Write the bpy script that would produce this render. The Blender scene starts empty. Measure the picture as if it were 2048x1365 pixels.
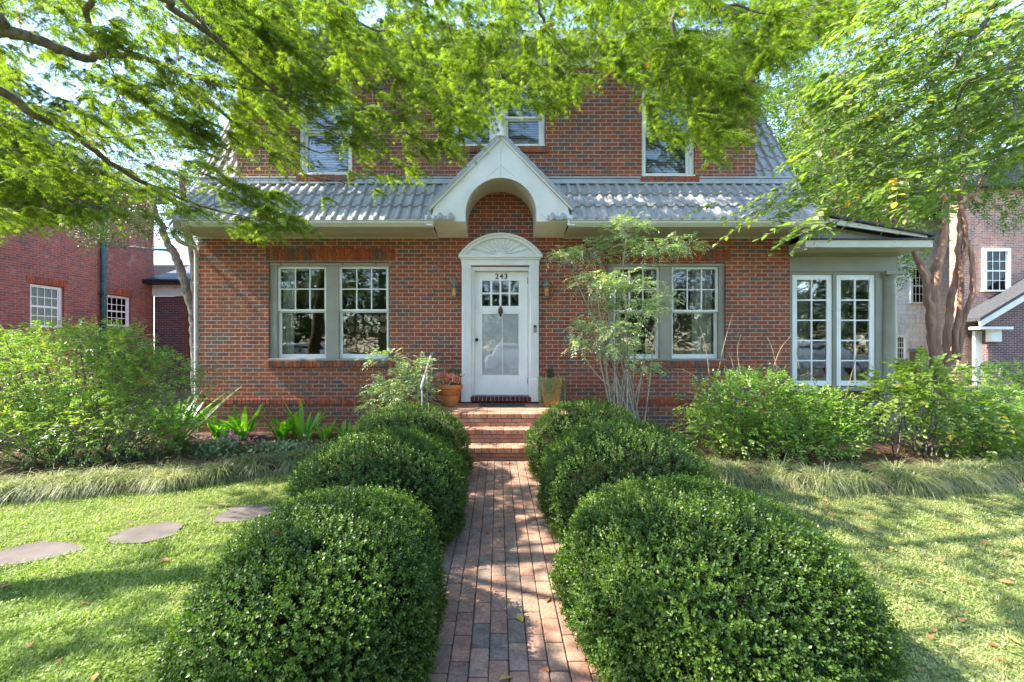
import bpy, math, random
import numpy as np
from mathutils import Vector
R = math.radians
scene = bpy.context.scene
C = scene.collection
rng = np.random.default_rng(7)
random.seed(7)

# ---------------------------------------------------------------- camera
F = 900.0; PX0 = 997.0; PY0 = 690.0; EYE = 1.55
cam = bpy.data.cameras.new('camera'); camo = bpy.data.objects.new('camera', cam); C.objects.link(camo)
cam.sensor_width = 36; cam.lens = F*36/2048
cam.shift_x = (1024-PX0)/2048; cam.shift_y = (PY0-682.5)/2048
cam.clip_start = 0.05; cam.clip_end = 600
camo.location = (0, 0, EYE); camo.rotation_euler = (R(90), 0, 0)
scene.camera = camo

# ---------------------------------------------------------------- light
SUN_EL = R(46); SUN_AZ = R(-3)          # sun to the left, a little behind the facade
S = Vector((-math.cos(SUN_EL)*math.cos(SUN_AZ), math.cos(SUN_EL)*math.sin(SUN_AZ), math.sin(SUN_EL)))
w = bpy.data.worlds.new('World'); scene.world = w; w.use_nodes = True
wn = w.node_tree; wn.nodes.clear()
sky = wn.nodes.new('ShaderNodeTexSky'); sky.sky_type = 'NISHITA'; sky.sun_disc = False
sky.sun_elevation = SUN_EL; sky.sun_rotation = math.atan2(S.x, S.y)
sky.air_density = 1.0; sky.dust_density = 0.4; sky.ozone_density = 1.6
bg = wn.nodes.new('ShaderNodeBackground'); bg.inputs['Strength'].default_value = 0.15
wo = wn.nodes.new('ShaderNodeOutputWorld')
wn.links.new(sky.outputs[0], bg.inputs[0]); wn.links.new(bg.outputs[0], wo.inputs[0])
sun = bpy.data.lights.new('sun', 'SUN'); sun.energy = 3.35; sun.angle = R(0.55); sun.color = (1, .93, .80)
suno = bpy.data.objects.new('sun', sun); C.objects.link(suno)
suno.rotation_euler = S.to_track_quat('Z', 'Y').to_euler(); suno.location = (-10, 2, 12)
scene.view_settings.view_transform = 'Standard'; scene.view_settings.look = 'None'
scene.view_settings.gamma = 1; scene.view_settings.exposure = 2.62
cy = scene.cycles
try:
    cy.max_bounces = 8; cy.diffuse_bounces = 4; cy.glossy_bounces = 3; cy.transparent_max_bounces = 12
    cy.transmission_bounces = 4; cy.use_denoising = True; cy.sample_clamp_indirect = 6
except Exception: pass

# ---------------------------------------------------------------- helpers
def P(px, py, Y):
    return np.array(((px-PX0)*Y/F, Y, EYE-(py-PY0)*Y/F))

class MB:
    """collects polygons in world coordinates"""
    def __init__(s): s.v=[]; s.f=[]; s.m=[]; s.r=[]; s.sm=[]; s.n=0
    def add(s, verts, faces, mat=0, r=0.5, smooth=False):
        verts = [tuple(map(float, v)) for v in verts]
        b = s.n; s.v += verts; s.n += len(verts)
        s.r += [float(r)]*len(verts)
        for f in faces: s.f.append([b+i for i in f]); s.m.append(mat); s.sm.append(smooth)
        return s
    def quad(s, a, b, c, d, mat=0, r=.5): return s.add([a,b,c,d], [(0,1,2,3)], mat, r)
    def box(s, x0,x1,y0,y1,z0,z1, mat=0, r=.5, bev=0.0):
        if bev <= 0:
            v=[(x0,y0,z0),(x1,y0,z0),(x1,y1,z0),(x0,y1,z0),(x0,y0,z1),(x1,y0,z1),(x1,y1,z1),(x0,y1,z1)]
            return s.add(v, [(0,3,2,1),(4,5,6,7),(0,1,5,4),(1,2,6,5),(2,3,7,6),(3,0,4,7)], mat, r)
        b=bev; v=[]
        for (x,ix) in ((x0,1),(x1,-1)):
            for (y,iy) in ((y0,1),(y1,-1)):
                for (z,iz) in ((z0,1),(z1,-1)):
                    v += [(x,y+iy*b,z+iz*b),(x+ix*b,y,z+iz*b),(x+ix*b,y+iy*b,z)]
        I=lambda a,c,d,k:(a*4+c*2+d)*3+k
        f=[(I(0,0,0,0),I(0,0,1,0),I(0,1,1,0),I(0,1,0,0)),(I(1,0,0,0),I(1,1,0,0),I(1,1,1,0),I(1,0,1,0)),
           (I(0,0,0,1),I(1,0,0,1),I(1,0,1,1),I(0,0,1,1)),(I(0,1,0,1),I(0,1,1,1),I(1,1,1,1),I(1,1,0,1)),
           (I(0,0,0,2),I(0,1,0,2),I(1,1,0,2),I(1,0,0,2)),(I(0,0,1,2),I(1,0,1,2),I(1,1,1,2),I(0,1,1,2))]
        for a in (0,1):
            for c in (0,1):
                f.append((I(a,c,0,0),I(a,c,1,0),I(a,c,1,1),I(a,c,0,1)))
                f.append((I(a,0,c,0),I(a,1,c,0),I(a,1,c,2),I(a,0,c,2)))
                f.append((I(0,a,c,1),I(1,a,c,1),I(1,a,c,2),I(0,a,c,2)))
        for a in (0,1):
            for c in (0,1):
                for d in (0,1): f.append((I(a,c,d,0),I(a,c,d,1),I(a,c,d,2)))
        return s.add(v, f, mat, r)
    def tube(s, pts, rad, seg=8, mat=0, r=.5, cap=True, smooth=True):
        pts=[Vector(p) for p in pts]; n=len(pts)
        if not hasattr(rad,'__len__'): rad=[rad]*n
        v=[]; f=[]
        t=(pts[1]-pts[0]).normalized()
        u=t.orthogonal().normalized()
        for i,p in enumerate(pts):
            t=(pts[min(i+1,n-1)]-pts[max(i-1,0)]).normalized()
            u=(u-t*u.dot(t)).normalized(); q=t.cross(u)
            for k in range(seg):
                a=2*math.pi*k/seg; v.append(p+(u*math.cos(a)+q*math.sin(a))*rad[i])
        for i in range(n-1):
            for k in range(seg):
                k2=(k+1)%seg; f.append((i*seg+k,i*seg+k2,(i+1)*seg+k2,(i+1)*seg+k))
        if cap: f.append(tuple(range(seg))[::-1]); f.append(tuple((n-1)*seg+k for k in range(seg)))
        return s.add(v,f,mat,r,smooth)
    def lathe(s, prof, c, seg=24, mat=0, r=.5, smooth=True, sx=1, sy=1):
        v=[];f=[];n=len(prof)
        for (rr,z) in prof:
            for k in range(seg):
                a=2*math.pi*k/seg; v.append((c[0]+rr*sx*math.cos(a), c[1]+rr*sy*math.sin(a), c[2]+z))
        for i in range(n-1):
            for k in range(seg):
                k2=(k+1)%seg; f.append((i*seg+k,i*seg+k2,(i+1)*seg+k2,(i+1)*seg+k))
        f.append(tuple(range(seg))[::-1]); f.append(tuple((n-1)*seg+k for k in range(seg)))
        return s.add(v,f,mat,r,smooth)
    def prism(s, poly, axis, d0, d1, mat=0, r=.5):
        """poly = 2D points; axis 'y': (x,z) extruded over y; 'x': (y,z); 'z': (x,y)"""
        n=len(poly)
        def m(p,d): return (p[0],d,p[1]) if axis=='y' else ((d,p[0],p[1]) if axis=='x' else (p[0],p[1],d))
        v=[m(p,d0) for p in poly]+[m(p,d1) for p in poly]
        f=[tuple(range(n)), tuple(range(2*n-1,n-1,-1))]
        for i in range(n):
            j=(i+1)%n; f.append((j,i,i+n,j+n))
        return s.add(v,f,mat,r)
    def build(s, name, mats, parent=None):
        me=bpy.data.meshes.new(name)
        off=np.array(parent.matrix_world.translation if parent is None or False else world_loc(parent)) if parent else np.zeros(3)
        v=np.array(s.v,dtype=np.float64).reshape(-1,3)
        me.from_pydata((v-off).tolist(), [], s.f)
        me.polygons.foreach_set('material_index', s.m); me.polygons.foreach_set('use_smooth', s.sm)
        if not isinstance(mats,(list,tuple)): mats=[mats]
        for m in mats: me.materials.append(m)
        a=me.attributes.new('rnd','FLOAT','POINT'); a.data.foreach_set('value', s.r)
        # box projected uv in metres
        uv=me.uv_layers.new(name='UVMap')
        nl=len(me.loops); vi=np.zeros(nl,dtype=np.int64); me.loops.foreach_get('vertex_index',vi)
        nrm=np.zeros(len(me.polygons)*3); me.polygons.foreach_get('normal',nrm); nrm=np.abs(nrm.reshape(-1,3))
        tot=np.zeros(len(me.polygons),dtype=np.int64); me.polygons.foreach_get('loop_total',tot)
        ax=np.repeat(np.argmax(nrm*np.array([1,1.01,1.02]),axis=1),tot); p=v[vi]
        uvc=np.where((ax==0)[:,None], p[:,[1,2]], np.where((ax==1)[:,None], p[:,[0,2]], p[:,[0,1]]))
        uv.data.foreach_set('uv', uvc.ravel())
        me.update()
        return link(name, me, parent)

WL={}
def world_loc(o): return WL.get(o.name, (0,0,0))
def link(name, me, parent=None):
    o=bpy.data.objects.new(name, me); C.objects.link(o)
    if parent: o.parent=parent; WL[o.name]=world_loc(parent)
    else: WL[o.name]=(0,0,0)
    return o
def tag(o, label=None, cat=None, group=None, kind=None):
    if label: o['label']=label
    if cat: o['category']=cat
    if group: o['group']=group
    if kind: o['kind']=kind
    return o
def thing(name, label, cat, loc, group=None):
    o=bpy.data.objects.new(name, None); C.objects.link(o); o.location=[float(a) for a in loc]
    o.empty_display_size=.2
    WL[o.name]=tuple(float(a) for a in loc)
    return tag(o,label,cat,group)

def mesh_arrays(name, V, faces_list, mats, parent=None, rnd=None, midx=None, smooth=False):
    """V (n,3) world; faces_list = list of int arrays (m,k)"""
    me=bpy.data.meshes.new(name)
    off=np.array(world_loc(parent)) if parent else np.zeros(3)
    me.vertices.add(len(V)); me.vertices.foreach_set('co', (V-off).astype(np.float32).ravel())
    loops=np.concatenate([f.ravel() for f in faces_list]).astype(np.int32)
    tot=np.concatenate([np.full(len(f), f.shape[1]) for f in faces_list]).astype(np.int32)
    st=np.concatenate([[0],np.cumsum(tot)[:-1]]).astype(np.int32)
    me.loops.add(len(loops)); me.loops.foreach_set('vertex_index', loops)
    me.polygons.add(len(tot)); me.polygons.foreach_set('loop_start', st)
    me.polygons.foreach_set('loop_total', tot)
    if midx is not None: me.polygons.foreach_set('material_index', midx.astype(np.int32))
    if smooth: me.polygons.foreach_set('use_smooth', np.ones(len(tot),dtype=bool))
    if not isinstance(mats,(list,tuple)): mats=[mats]
    for m in mats: me.materials.append(m)
    if rnd is not None:
        a=me.attributes.new('rnd','FLOAT','POINT'); a.data.foreach_set('value', rnd.astype(np.float32))
    me.update(calc_edges=True)
    return link(name, me, parent)

# ---------------------------------------------------------------- materials
def srgb(h):
    c=[int(h[i:i+2],16)/255 for i in (0,2,4)]
    return tuple((x/12.92 if x<=.04045 else ((x+.055)/1.055)**2.4) for x in c)+(1,)
class NT:
    def __init__(s, name):
        s.m=bpy.data.materials.new(name); s.m.use_nodes=True; s.t=s.m.node_tree; s.t.nodes.clear()
        s.out=s.t.nodes.new('ShaderNodeOutputMaterial')
    def n(s, typ, **kw):
        nd=s.t.nodes.new('ShaderNode'+typ)
        for k,v in kw.items():
            if hasattr(nd,k) and k not in ('inputs',): setattr(nd,k,v)
            else: nd.inputs[k.replace('_',' ')].default_value=v
        return nd
    def l(s,a,b): s.t.links.new(a,b)
    def ramp(s, fac, stops, interp='LINEAR'):
        r=s.t.nodes.new('ShaderNodeValToRGB'); r.color_ramp.interpolation=interp
        e=r.color_ramp.elements
        while len(e)<len(stops): e.new(.5)
        for i,(p,c) in enumerate(stops): e[i].position=p; e[i].color=c if len(c)==4 else tuple(c)+(1,)
        s.l(fac,r.inputs[0]); return r.outputs[0]
    def noise(s, scale, detail=3, rough=.55, vec=None, dist=0):
        n=s.t.nodes.new('ShaderNodeTexNoise'); n.inputs['Scale'].default_value=scale
        n.inputs['Detail'].default_value=detail; n.inputs['Roughness'].default_value=rough
        n.inputs['Distortion'].default_value=dist
        if vec is None: vec=s.obj()
        s.l(vec,n.inputs['Vector']); return n.outputs[0]
    def obj(s):
        if not hasattr(s,'_o'): s._o=s.t.nodes.new('ShaderNodeTexCoord')
        return s._o.outputs['Object']
    def uv(s):
        s.obj(); return s._o.outputs['UV']
    def attr(s, name='rnd'):
        a=s.t.nodes.new('ShaderNodeAttribute'); a.attribute_name=name; return a.outputs['Fac']
    def mix(s, fac, a, b, typ='MIX'):
        m=s.t.nodes.new('ShaderNodeMix'); m.data_type='RGBA'; m.blend_type=typ
        for inp,v in ((m.inputs[0],fac),(m.inputs[6],a),(m.inputs[7],b)):
            if hasattr(v,'links') or hasattr(v,'is_output'): s.l(v,inp)
            else: inp.default_value=v
        return m.outputs[2]
    def math(s, op, a, b=0.0):
        m=s.t.nodes.new('ShaderNodeMath'); m.operation=op
        for inp,v in ((m.inputs[0],a),(m.inputs[1],b)):
            if hasattr(v,'is_output'): s.l(v,inp)
            else: inp.default_value=v
        return m.outputs[0]
    def bump(s, h, strength=.5, dist=.01):
        b=s.t.nodes.new('ShaderNodeBump'); b.inputs['Strength'].default_value=strength; b.inputs['Distance'].default_value=dist
        s.l(h,b.inputs['Height']); return b.outputs[0]
    def bsdf(s, col, rough=.6, spec=.4, normal=None, metallic=0):
        b=s.t.nodes.new('ShaderNodeBsdfPrincipled')
        if hasattr(col,'is_output'): s.l(col,b.inputs['Base Color'])
        else: b.inputs['Base Color'].default_value=col
        if hasattr(rough,'is_output'): s.l(rough,b.inputs['Roughness'])
        else: b.inputs['Roughness'].default_value=rough
        b.inputs['Specular IOR Level'].default_value=spec; b.inputs['Metallic'].default_value=metallic
        if normal is not None: s.l(normal,b.inputs['Normal'])
        s.b=b; return b.outputs[0]
    def done(s, sh): s.l(sh, s.out.inputs[0]); return s.m

def paint(name, col, rough=.5, var=.10, scale=3.0, spec=.4, dirt=.0):
    t=NT(name); n1=t.noise(scale,4,.6); n2=t.noise(scale*14,2,.5)
    dark=tuple(c*(1-var*2.2) for c in col[:3])+(1,)
    c=t.ramp(n1,[(.3,dark),(.62,col)])
    if dirt:
        n3=t.noise(1.7,6,.7); c=t.mix(t.math('MULTIPLY',1.0,t.ramp(n3,[(.5,(0,0,0)),(.75,(dirt,)*3)])),c,(.10,.085,.05,1))
    return t.done(t.bsdf(c,rough,spec,t.bump(n2,.12,.004)))
def metal(name, col, rough=.4, m=1.0):
    t=NT(name); n=t.noise(30,3); c=t.ramp(n,[(.35,tuple(x*.6 for x in col[:3])+(1,)),(.65,col)])
    return t.done(t.bsdf(c,rough,.5,t.bump(n,.2,.002),m))

BR_RED=[(0,(.33,.085,.038)),(.18,(.38,.105,.048)),(.34,(.27,.070,.042)),(.50,(.35,.11,.060)),(.64,(.22,.085,.060)),(.74,(.18,.10,.088)),(.82,(.155,.115,.112)),(.90,(.30,.085,.052)),(1,(.15,.09,.082))]
def brick_mat(name, stops=BR_RED, mortar=(.50,.365,.275,1), bw=.2046, rh=.0677, ms=.0068, wash=0.0, bstr=.6, off=(0,0)):
    t=NT(name)
    mp=t.n('Mapping'); mp.inputs['Location'].default_value=(off[0],off[1],0); t.l(t.uv(),mp.inputs[0])
    nz=t.t.nodes.new('ShaderNodeTexNoise'); nz.inputs['Scale'].default_value=9; t.l(mp.outputs[0],nz.inputs['Vector'])
    add=t.t.nodes.new('ShaderNodeVectorMath'); add.operation='MULTIPLY_ADD'
    sub=t.t.nodes.new('ShaderNodeVectorMath'); sub.operation='SUBTRACT'; sub.inputs[1].default_value=(.5,.5,.5)
    t.l(nz.outputs['Color'],sub.inputs[0]); t.l(sub.outputs[0],add.inputs[0]); add.inputs[1].default_value=(.006,.006,0); t.l(mp.outputs[0],add.inputs[2])
    b=t.t.nodes.new('ShaderNodeTexBrick'); t.l(add.outputs[0],b.inputs['Vector'])
    b.offset=.5; b.inputs['Color1'].default_value=(0,0,0,1); b.inputs['Color2'].default_value=(1,1,1,1)
    b.inputs['Mortar'].default_value=(.5,.5,.5,1)
    b.inputs['Scale'].default_value=1; b.inputs['Brick Width'].default_value=bw; b.inputs['Row Height'].default_value=rh
    b.inputs['Mortar Size'].default_value=ms; b.inputs['Mortar Smooth'].default_value=.25; b.inputs['Bias'].default_value=0
    col=t.ramp(b.outputs['Color'],[(p,tuple(x*.92 for x in c)+(1,)) for p,c in stops])
    n1=t.noise(55,4,.65,t.uv()); n2=t.noise(1.1,4,.6,t.uv()); n3=t.noise(14,3,.6,t.uv())
    col=t.mix(.55,col,t.ramp(n1,[(.3,(.45,.45,.45,1)),(.68,(1.45,1.4,1.4,1))]),'MULTIPLY')
    col=t.mix(.6,col,t.ramp(n3,[(.35,(.7,.7,.72,1)),(.65,(1.25,1.2,1.15,1))]),'MULTIPLY')
    mcol=t.ramp(n3,[(.3,tuple(x*.65 for x in mortar[:3])+(1,)),(.65,mortar)])
    col=t.mix(b.outputs['Fac'],col,mcol)
    col=t.mix(.5,col,t.ramp(n2,[(.3,(.72,.72,.74,1)),(.7,(1.15,1.12,1.08,1))]),'MULTIPLY')
    sx_=t.n('SeparateXYZ'); t.l(t.uv(),sx_.inputs[0]); mr=t.n('MapRange'); mr.inputs[1].default_value=.75; mr.inputs[2].default_value=.0; t.l(sx_.outputs[1],mr.inputs[0])
    mpz=t.n('Mapping'); mpz.inputs['Scale'].default_value=(1,.16,1); t.l(t.uv(),mpz.inputs[0]); ns=t.noise(4.5,4,.6,mpz.outputs[0])
    col=t.mix(t.math('MULTIPLY',mr.outputs[0],.42),col,(.14,.11,.07,1)); col=t.mix(t.ramp(ns,[(.52,(0,0,0)),(.78,(.5,.5,.5))]),col,(.10,.075,.06,1))
    if wash:
        nw=t.noise(1.9,5,.7,t.uv()); col=t.mix(t.ramp(nw,[(.56,(0,0,0)),(.72,(wash,)*3)]),col,(.55,.45,.42,1))
    h=t.math('SUBTRACT',t.math('MULTIPLY',n1,.25),b.outputs['Fac'])
    return t.done(t.bsdf(col,.85,.25,t.bump(h,bstr,.008)))
def brick_solid(name, stops=BR_RED, dust=.0, bright=1.0):
    """for bricks modelled one by one; rnd attribute picks the tone"""
    t=NT(name); a=t.attr()
    col=t.ramp(a,[(p,tuple(x*bright for x in c)+(1,)) for p,c in stops])
    n1=t.noise(60,4,.65); n3=t.noise(11,4,.6)
    col=t.mix(.6,col,t.ramp(n1,[(.3,(.45,.45,.45,1)),(.68,(1.4,1.38,1.35,1))]),'MULTIPLY')
    col=t.mix(.7,col,t.ramp(n3,[(.35,(.62,.62,.64,1)),(.65,(1.25,1.2,1.15,1))]),'MULTIPLY')
    if dust:
        nd=t.noise(2.3,6,.7); col=t.mix(t.ramp(nd,[(.45,(0,0,0)),(.75,(dust,)*3)]),col,(.14,.13,.09,1))
    return t.done(t.bsdf(col,.85,.25,t.bump(n1,.5,.005)))
def leaf_mat(name, stops, trans=.35, rough=.45, spec=.35, tcol=None):
    t=NT(name); a=t.attr(); col=t.ramp(a,[(p,tuple(c)+(1,)) for p,c in stops])
    d=t.bsdf(col,rough,spec)
    tr=t.t.nodes.new('ShaderNodeBsdfTranslucent')
    tc=t.mix(1.0,col,tcol or (1.7,1.9,.55,1),'MULTIPLY'); t.l(tc,tr.inputs[0])
    mx=t.t.nodes.new('ShaderNodeMixShader'); mx.inputs[0].default_value=trans
    t.l(d,mx.inputs[1]); t.l(tr.outputs[0],mx.inputs[2])
    return t.done(mx.outputs[0])
def bark_mat(name, c1, c2, scale=18, stretch=.25):
    t=NT(name); mp=t.n('Mapping'); mp.inputs['Scale'].default_value=(1,1,stretch); t.l(t.obj(),mp.inputs[0])
    n=t.noise(scale,5,.65,mp.outputs[0]); n2=t.noise(scale*.3,3,.5,mp.outputs[0])
    c=t.ramp(n,[(.32,tuple(c1)+(1,)),(.66,tuple(c2)+(1,))])
    c=t.mix(.5,c,t.ramp(n2,[(.35,(.55,.55,.55,1)),(.65,(1.3,1.3,1.3,1))]),'MULTIPLY')
    return t.done(t.bsdf(c,.85,.2,t.bump(n,.7,.012)))
def glass_mat(name, tint=(.92,.94,.93,1), refl=1.0):
    t=NT(name); fr=t.t.nodes.new('ShaderNodeFresnel'); fr.inputs[0].default_value=1.75
    n=t.noise(2.2,2,.5); tr=t.n('BsdfTransparent'); tr.inputs[0].default_value=tint
    gl=t.n('BsdfGlossy'); gl.inputs['Roughness'].default_value=.015; t.l(t.bump(n,.05,.03),gl.inputs['Normal'])
    m=t.n('MixShader'); f=t.math('MULTIPLY',fr.outputs[0],refl*.85); f.node.use_clamp=True
    t.l(f,m.inputs[0]); t.l(tr.outputs[0],m.inputs[1]); t.l(gl.outputs[0],m.inputs[2])
    return t.done(m.outputs[0])

M={}
M['brick']=brick_mat('house brick')
M['brick_left']=brick_mat('neighbour red brick',[(0,(.31,.095,.065)),(.3,(.38,.12,.08)),(.6,(.26,.09,.07)),(.8,(.20,.10,.095)),(1,(.34,.12,.085))],(.36,.25,.21,1),wash=.35,off=(.07,.02))
M['brick_right']=brick_mat('neighbour pink brick',[(0,(.42,.20,.14)),(.3,(.50,.26,.19)),(.6,(.36,.18,.15)),(.8,(.25,.15,.15)),(1,(.45,.24,.18))],(.55,.48,.42,1),off=(.03,.05))
M['brick_purple']=brick_mat('purple garage brick',[(0,(.22,.09,.08)),(.3,(.14,.08,.09)),(.6,(.10,.07,.085)),(.8,(.25,.12,.10)),(1,(.12,.08,.10))],(.42,.36,.34,1))
M['brickpc']=brick_solid('single brick')
M['brickarch']=brick_solid('lintel brick',[(0,(.36,.085,.03)),(.3,(.30,.065,.03)),(.5,(.16,.075,.045)),(.7,(.12,.085,.065)),(.85,(.38,.10,.035)),(1,(.22,.06,.035))])
M['mortar']=paint('mortar',(.30,.22,.17,1),.9,.25,8)
M['paver']=brick_solid('clay paver',[(0,(.31,.17,.115)),(.2,(.37,.20,.135)),(.4,(.25,.15,.11)),(.55,(.20,.15,.12)),(.7,(.34,.175,.115)),(.85,(.23,.165,.13)),(1,(.40,.235,.16))],dust=.5,bright=1.05)
M['stepbrick']=brick_solid('step brick',[(0,(.38,.17,.10)),(.3,(.46,.24,.15)),(.5,(.33,.14,.09)),(.7,(.30,.17,.12)),(1,(.48,.27,.17))],dust=.45)
M['joint']=paint('sand joint',(.05,.042,.032,1),.95,.3,20)
M['white']=paint('white paint',(.80,.79,.76,1),.42,.05,2.5,dirt=.10)
M['offwhite']=paint('aged white stucco paint',(.74,.72,.67,1),.6,.09,1.6,dirt=.12)
M['taupe']=paint('taupe trim paint',(.31,.285,.24,1),.5,.08,2)
M['sage']=paint('sage trim paint',(.25,.245,.19,1),.5,.08,2)
M['gutter']=paint('gutter enamel',(.52,.50,.41,1),.4,.06,3)
M['soffit']=paint('soffit paint',(.52,.49,.41,1),.6,.08,2,dirt=.15)
M['stone']=paint('stone sill',(.30,.29,.27,1),.8,.2,9)
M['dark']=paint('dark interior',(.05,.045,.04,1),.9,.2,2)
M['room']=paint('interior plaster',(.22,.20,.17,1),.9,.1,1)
M['curtain']=paint('pale curtain cloth',(.62,.62,.58,1),.9,.08,6)
M['glass']=glass_mat('window glass')
M['glass_far']=glass_mat('far window glass',(.20,.22,.22,1),.35)
M['bronze']=metal('weathered bronze',(.16,.12,.07,1),.45)
M['black']=paint('black metal',(.02,.02,.022,1),.4,.2,8)
M['iron']=paint('grey painted iron',(.34,.34,.34,1),.45,.15,20)
M['verdigris']=paint('verdigris copper',(.17,.23,.19,1),.6,.35,30)
t=NT('amber lantern glass'); M['amber']=t.done(t.bsdf(t.ramp(t.noise(16,3),[(.3,(.42,.13,.02,1)),(.65,(.75,.32,.06,1))]),.25,.6))
M['rust']=paint('rusty hinge',(.28,.12,.07,1),.7,.3,40)
M['terracotta']=paint('terracotta',(.62,.22,.06,1),.7,.16,7,dirt=.1)
M['glaze']=paint('orange glazed clay',(.72,.24,.02,1),.28,.15,5)
M['mat']=paint('dark grey coir mat',(.06,.062,.07,1),.95,.4,60)
M['roof']=paint('grey concrete tile',(.36,.352,.345,1),.8,.10,5,dirt=.10)
M['shingle']=paint('dark asphalt shingle',(.07,.07,.075,1),.85,.3,20)
M['flash']=paint('painted flashing',(.40,.42,.44,1),.5,.12,2,dirt=.15)
M['slate']=paint('flagstone',(.125,.10,.092,1),.8,.22,4,dirt=.5)
M['asphalt']=paint('asphalt',(.06,.06,.06,1),.9,.25,10)
M['copperpipe']=paint('teal oxidised copper pipe',(.05,.13,.13,1),.6,.25,6)
M['sidingw']=brick_mat('grey white shingle siding',[(0,(.78,.79,.82)),(.4,(.86,.87,.88)),(.7,(.72,.74,.78)),(1,(.86,.87,.88))],(.52,.53,.55,1),bw=.34,rh=.21,ms=.006,bstr=.3)
M['soil']=None
# ================================================================ HOUSE
YF=7.69
def fx(px, Y=YF): return (px-PX0)*Y/F
def fz(py, Y=YF): return EYE-(py-PY0)*Y/F
def solid_wall(mb, x0,x1,z0,z1, Y, T, openings, mat=0):
    """wall facing -Y with real openings and reveals"""
    xs=sorted({x0,x1}|{o[0] for o in openings}|{o[1] for o in openings}); zs=sorted({z0,z1}|{o[2] for o in openings}|{o[3] for o in openings})
    for i in range(len(xs)-1):
        for k in range(len(zs)-1):
            cx=(xs[i]+xs[i+1])/2; cz=(zs[k]+zs[k+1])/2
            if any(o[0]<cx<o[1] and o[2]<cz<o[3] for o in openings): continue
            a,b,c,d=xs[i],xs[i+1],zs[k],zs[k+1]
            mb.quad((a,Y,c),(b,Y,c),(b,Y,d),(a,Y,d),mat); mb.quad((b,Y+T,c),(a,Y+T,c),(a,Y+T,d),(b,Y+T,d),mat)
    for (a,b,c,d) in openings:
        mb.quad((a,Y,c),(a,Y,d),(a,Y+T,d),(a,Y+T,c),mat); mb.quad((b,Y,d),(b,Y,c),(b,Y+T,c),(b,Y+T,d),mat)
        mb.quad((a,Y,d),(b,Y,d),(b,Y+T,d),(a,Y+T,d),mat); mb.quad((b,Y,c),(a,Y,c),(a,Y+T,c),(b,Y+T,c),mat)
    mb.quad((x0,Y,z0),(x0,Y,z1),(x0,Y+T,z1),(x0,Y+T,z0),mat); mb.quad((x1,Y,z1),(x1,Y,z0),(x1,Y+T,z0),(x1,Y+T,z1),mat)
    mb.quad((x0,Y,z1),(x1,Y,z1),(x1,Y+T,z1),(x0,Y+T,z1),mat)

def brick_row(mb, x0,x1,y0,y1,z0,z1, w=.0677, gap=.009, jit=.003, mortar=None, arch=0):
    """upright bricks side by side along x"""
    n=max(1,round((x1-x0)/w)); w=(x1-x0)/n
    for i in range(n):
        r=random.random(); j=random.uniform(-jit,jit)
        mb.box(x0+i*w+gap/2, x0+(i+1)*w-gap/2, y0+j, y1, z0+random.uniform(-.001,.001), z1+random.uniform(-.001,.001), 0, r, bev=.003)
    mb.box(x0+.002,x1-.002,y0+.009,y1-.004,z0+.003,z1-.003,1)

HX0,HX1=fx(397),fx(1580)
house=thing('brick_house','two storey red brick house with grey tile pent roof and white front door numbered 243','house',(0,YF,0))
WIN_L=(fx(537),fx(778),fz(722),fz(525)); WIN_R=(fx(1216),fx(1452),fz(722),fz(526))
DOOR=(fx(942),fx(1061),fz(793),fz(534))
m=MB(); solid_wall(m,HX0,HX1,-.3,4.05,YF,.3,[WIN_L,WIN_R,DOOR]); m.quad((HX0,YF,4.05),(HX1,YF,4.05),(HX1,YF+.3,4.05),(HX0,YF+.3,4.05))
m.build('front_wall',M['brick'],house)
# side and rear walls
m=MB(); m.box(HX0,HX0+.28,YF+.303,16.5,-.3,4.6); m.box(HX1-.28,HX1,YF+.303,16.5,-.3,4.6); m.box(HX0+.283,HX1-.283,16.2,16.5,-.3,4.6)
m.prism([(8.3,4.6),(16.5,4.6),(15.2,6.9),(12.4,7.7),(9.4,6.9)],'x',HX0+.02,HX0+.27)
m.prism([(8.3,4.6),(16.5,4.6),(15.2,6.9),(12.4,7.7),(9.4,6.9)],'x',HX1-.27,HX1-.02)
m.build('side_wall',M['brick'],house)
# upper wall (wide front dormer)
UX0,UX1=fx(474),fx(1511); UZ1=6.52
UW=[(fx(597),fx(704),fz(351),fz(170)),(fx(904),fx(1090),fz(294),fz(168)),(fx(1284),fx(1390),fz(354),fz(170))]
m=MB(); solid_wall(m,UX0,UX1,4.06,UZ1,YF+.003,.3,UW); m.build('upper_wall',M['brick'],house)
for a,b in ((UX0+.02,UX0+.25),(UX1-.25,UX1-.02)):
    m=MB(); m.box(a,b,YF+.31,10.5,4.1,UZ1); m.build('dormer_cheek',M['brick'],house)
# rooms: dark plastered boxes behind the windows
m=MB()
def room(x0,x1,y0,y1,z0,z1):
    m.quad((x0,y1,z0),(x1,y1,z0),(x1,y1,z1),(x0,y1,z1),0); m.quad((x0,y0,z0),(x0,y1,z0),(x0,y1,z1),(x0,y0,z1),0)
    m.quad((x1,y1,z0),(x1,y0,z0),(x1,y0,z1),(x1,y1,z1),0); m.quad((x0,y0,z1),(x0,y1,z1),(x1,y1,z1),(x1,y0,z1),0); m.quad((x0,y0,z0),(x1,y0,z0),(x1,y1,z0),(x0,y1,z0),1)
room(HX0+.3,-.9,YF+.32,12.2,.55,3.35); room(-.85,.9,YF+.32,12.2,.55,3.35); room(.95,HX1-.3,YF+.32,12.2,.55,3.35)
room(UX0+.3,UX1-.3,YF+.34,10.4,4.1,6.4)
m.build('room',[M['room'],M['dark']],house)

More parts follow.
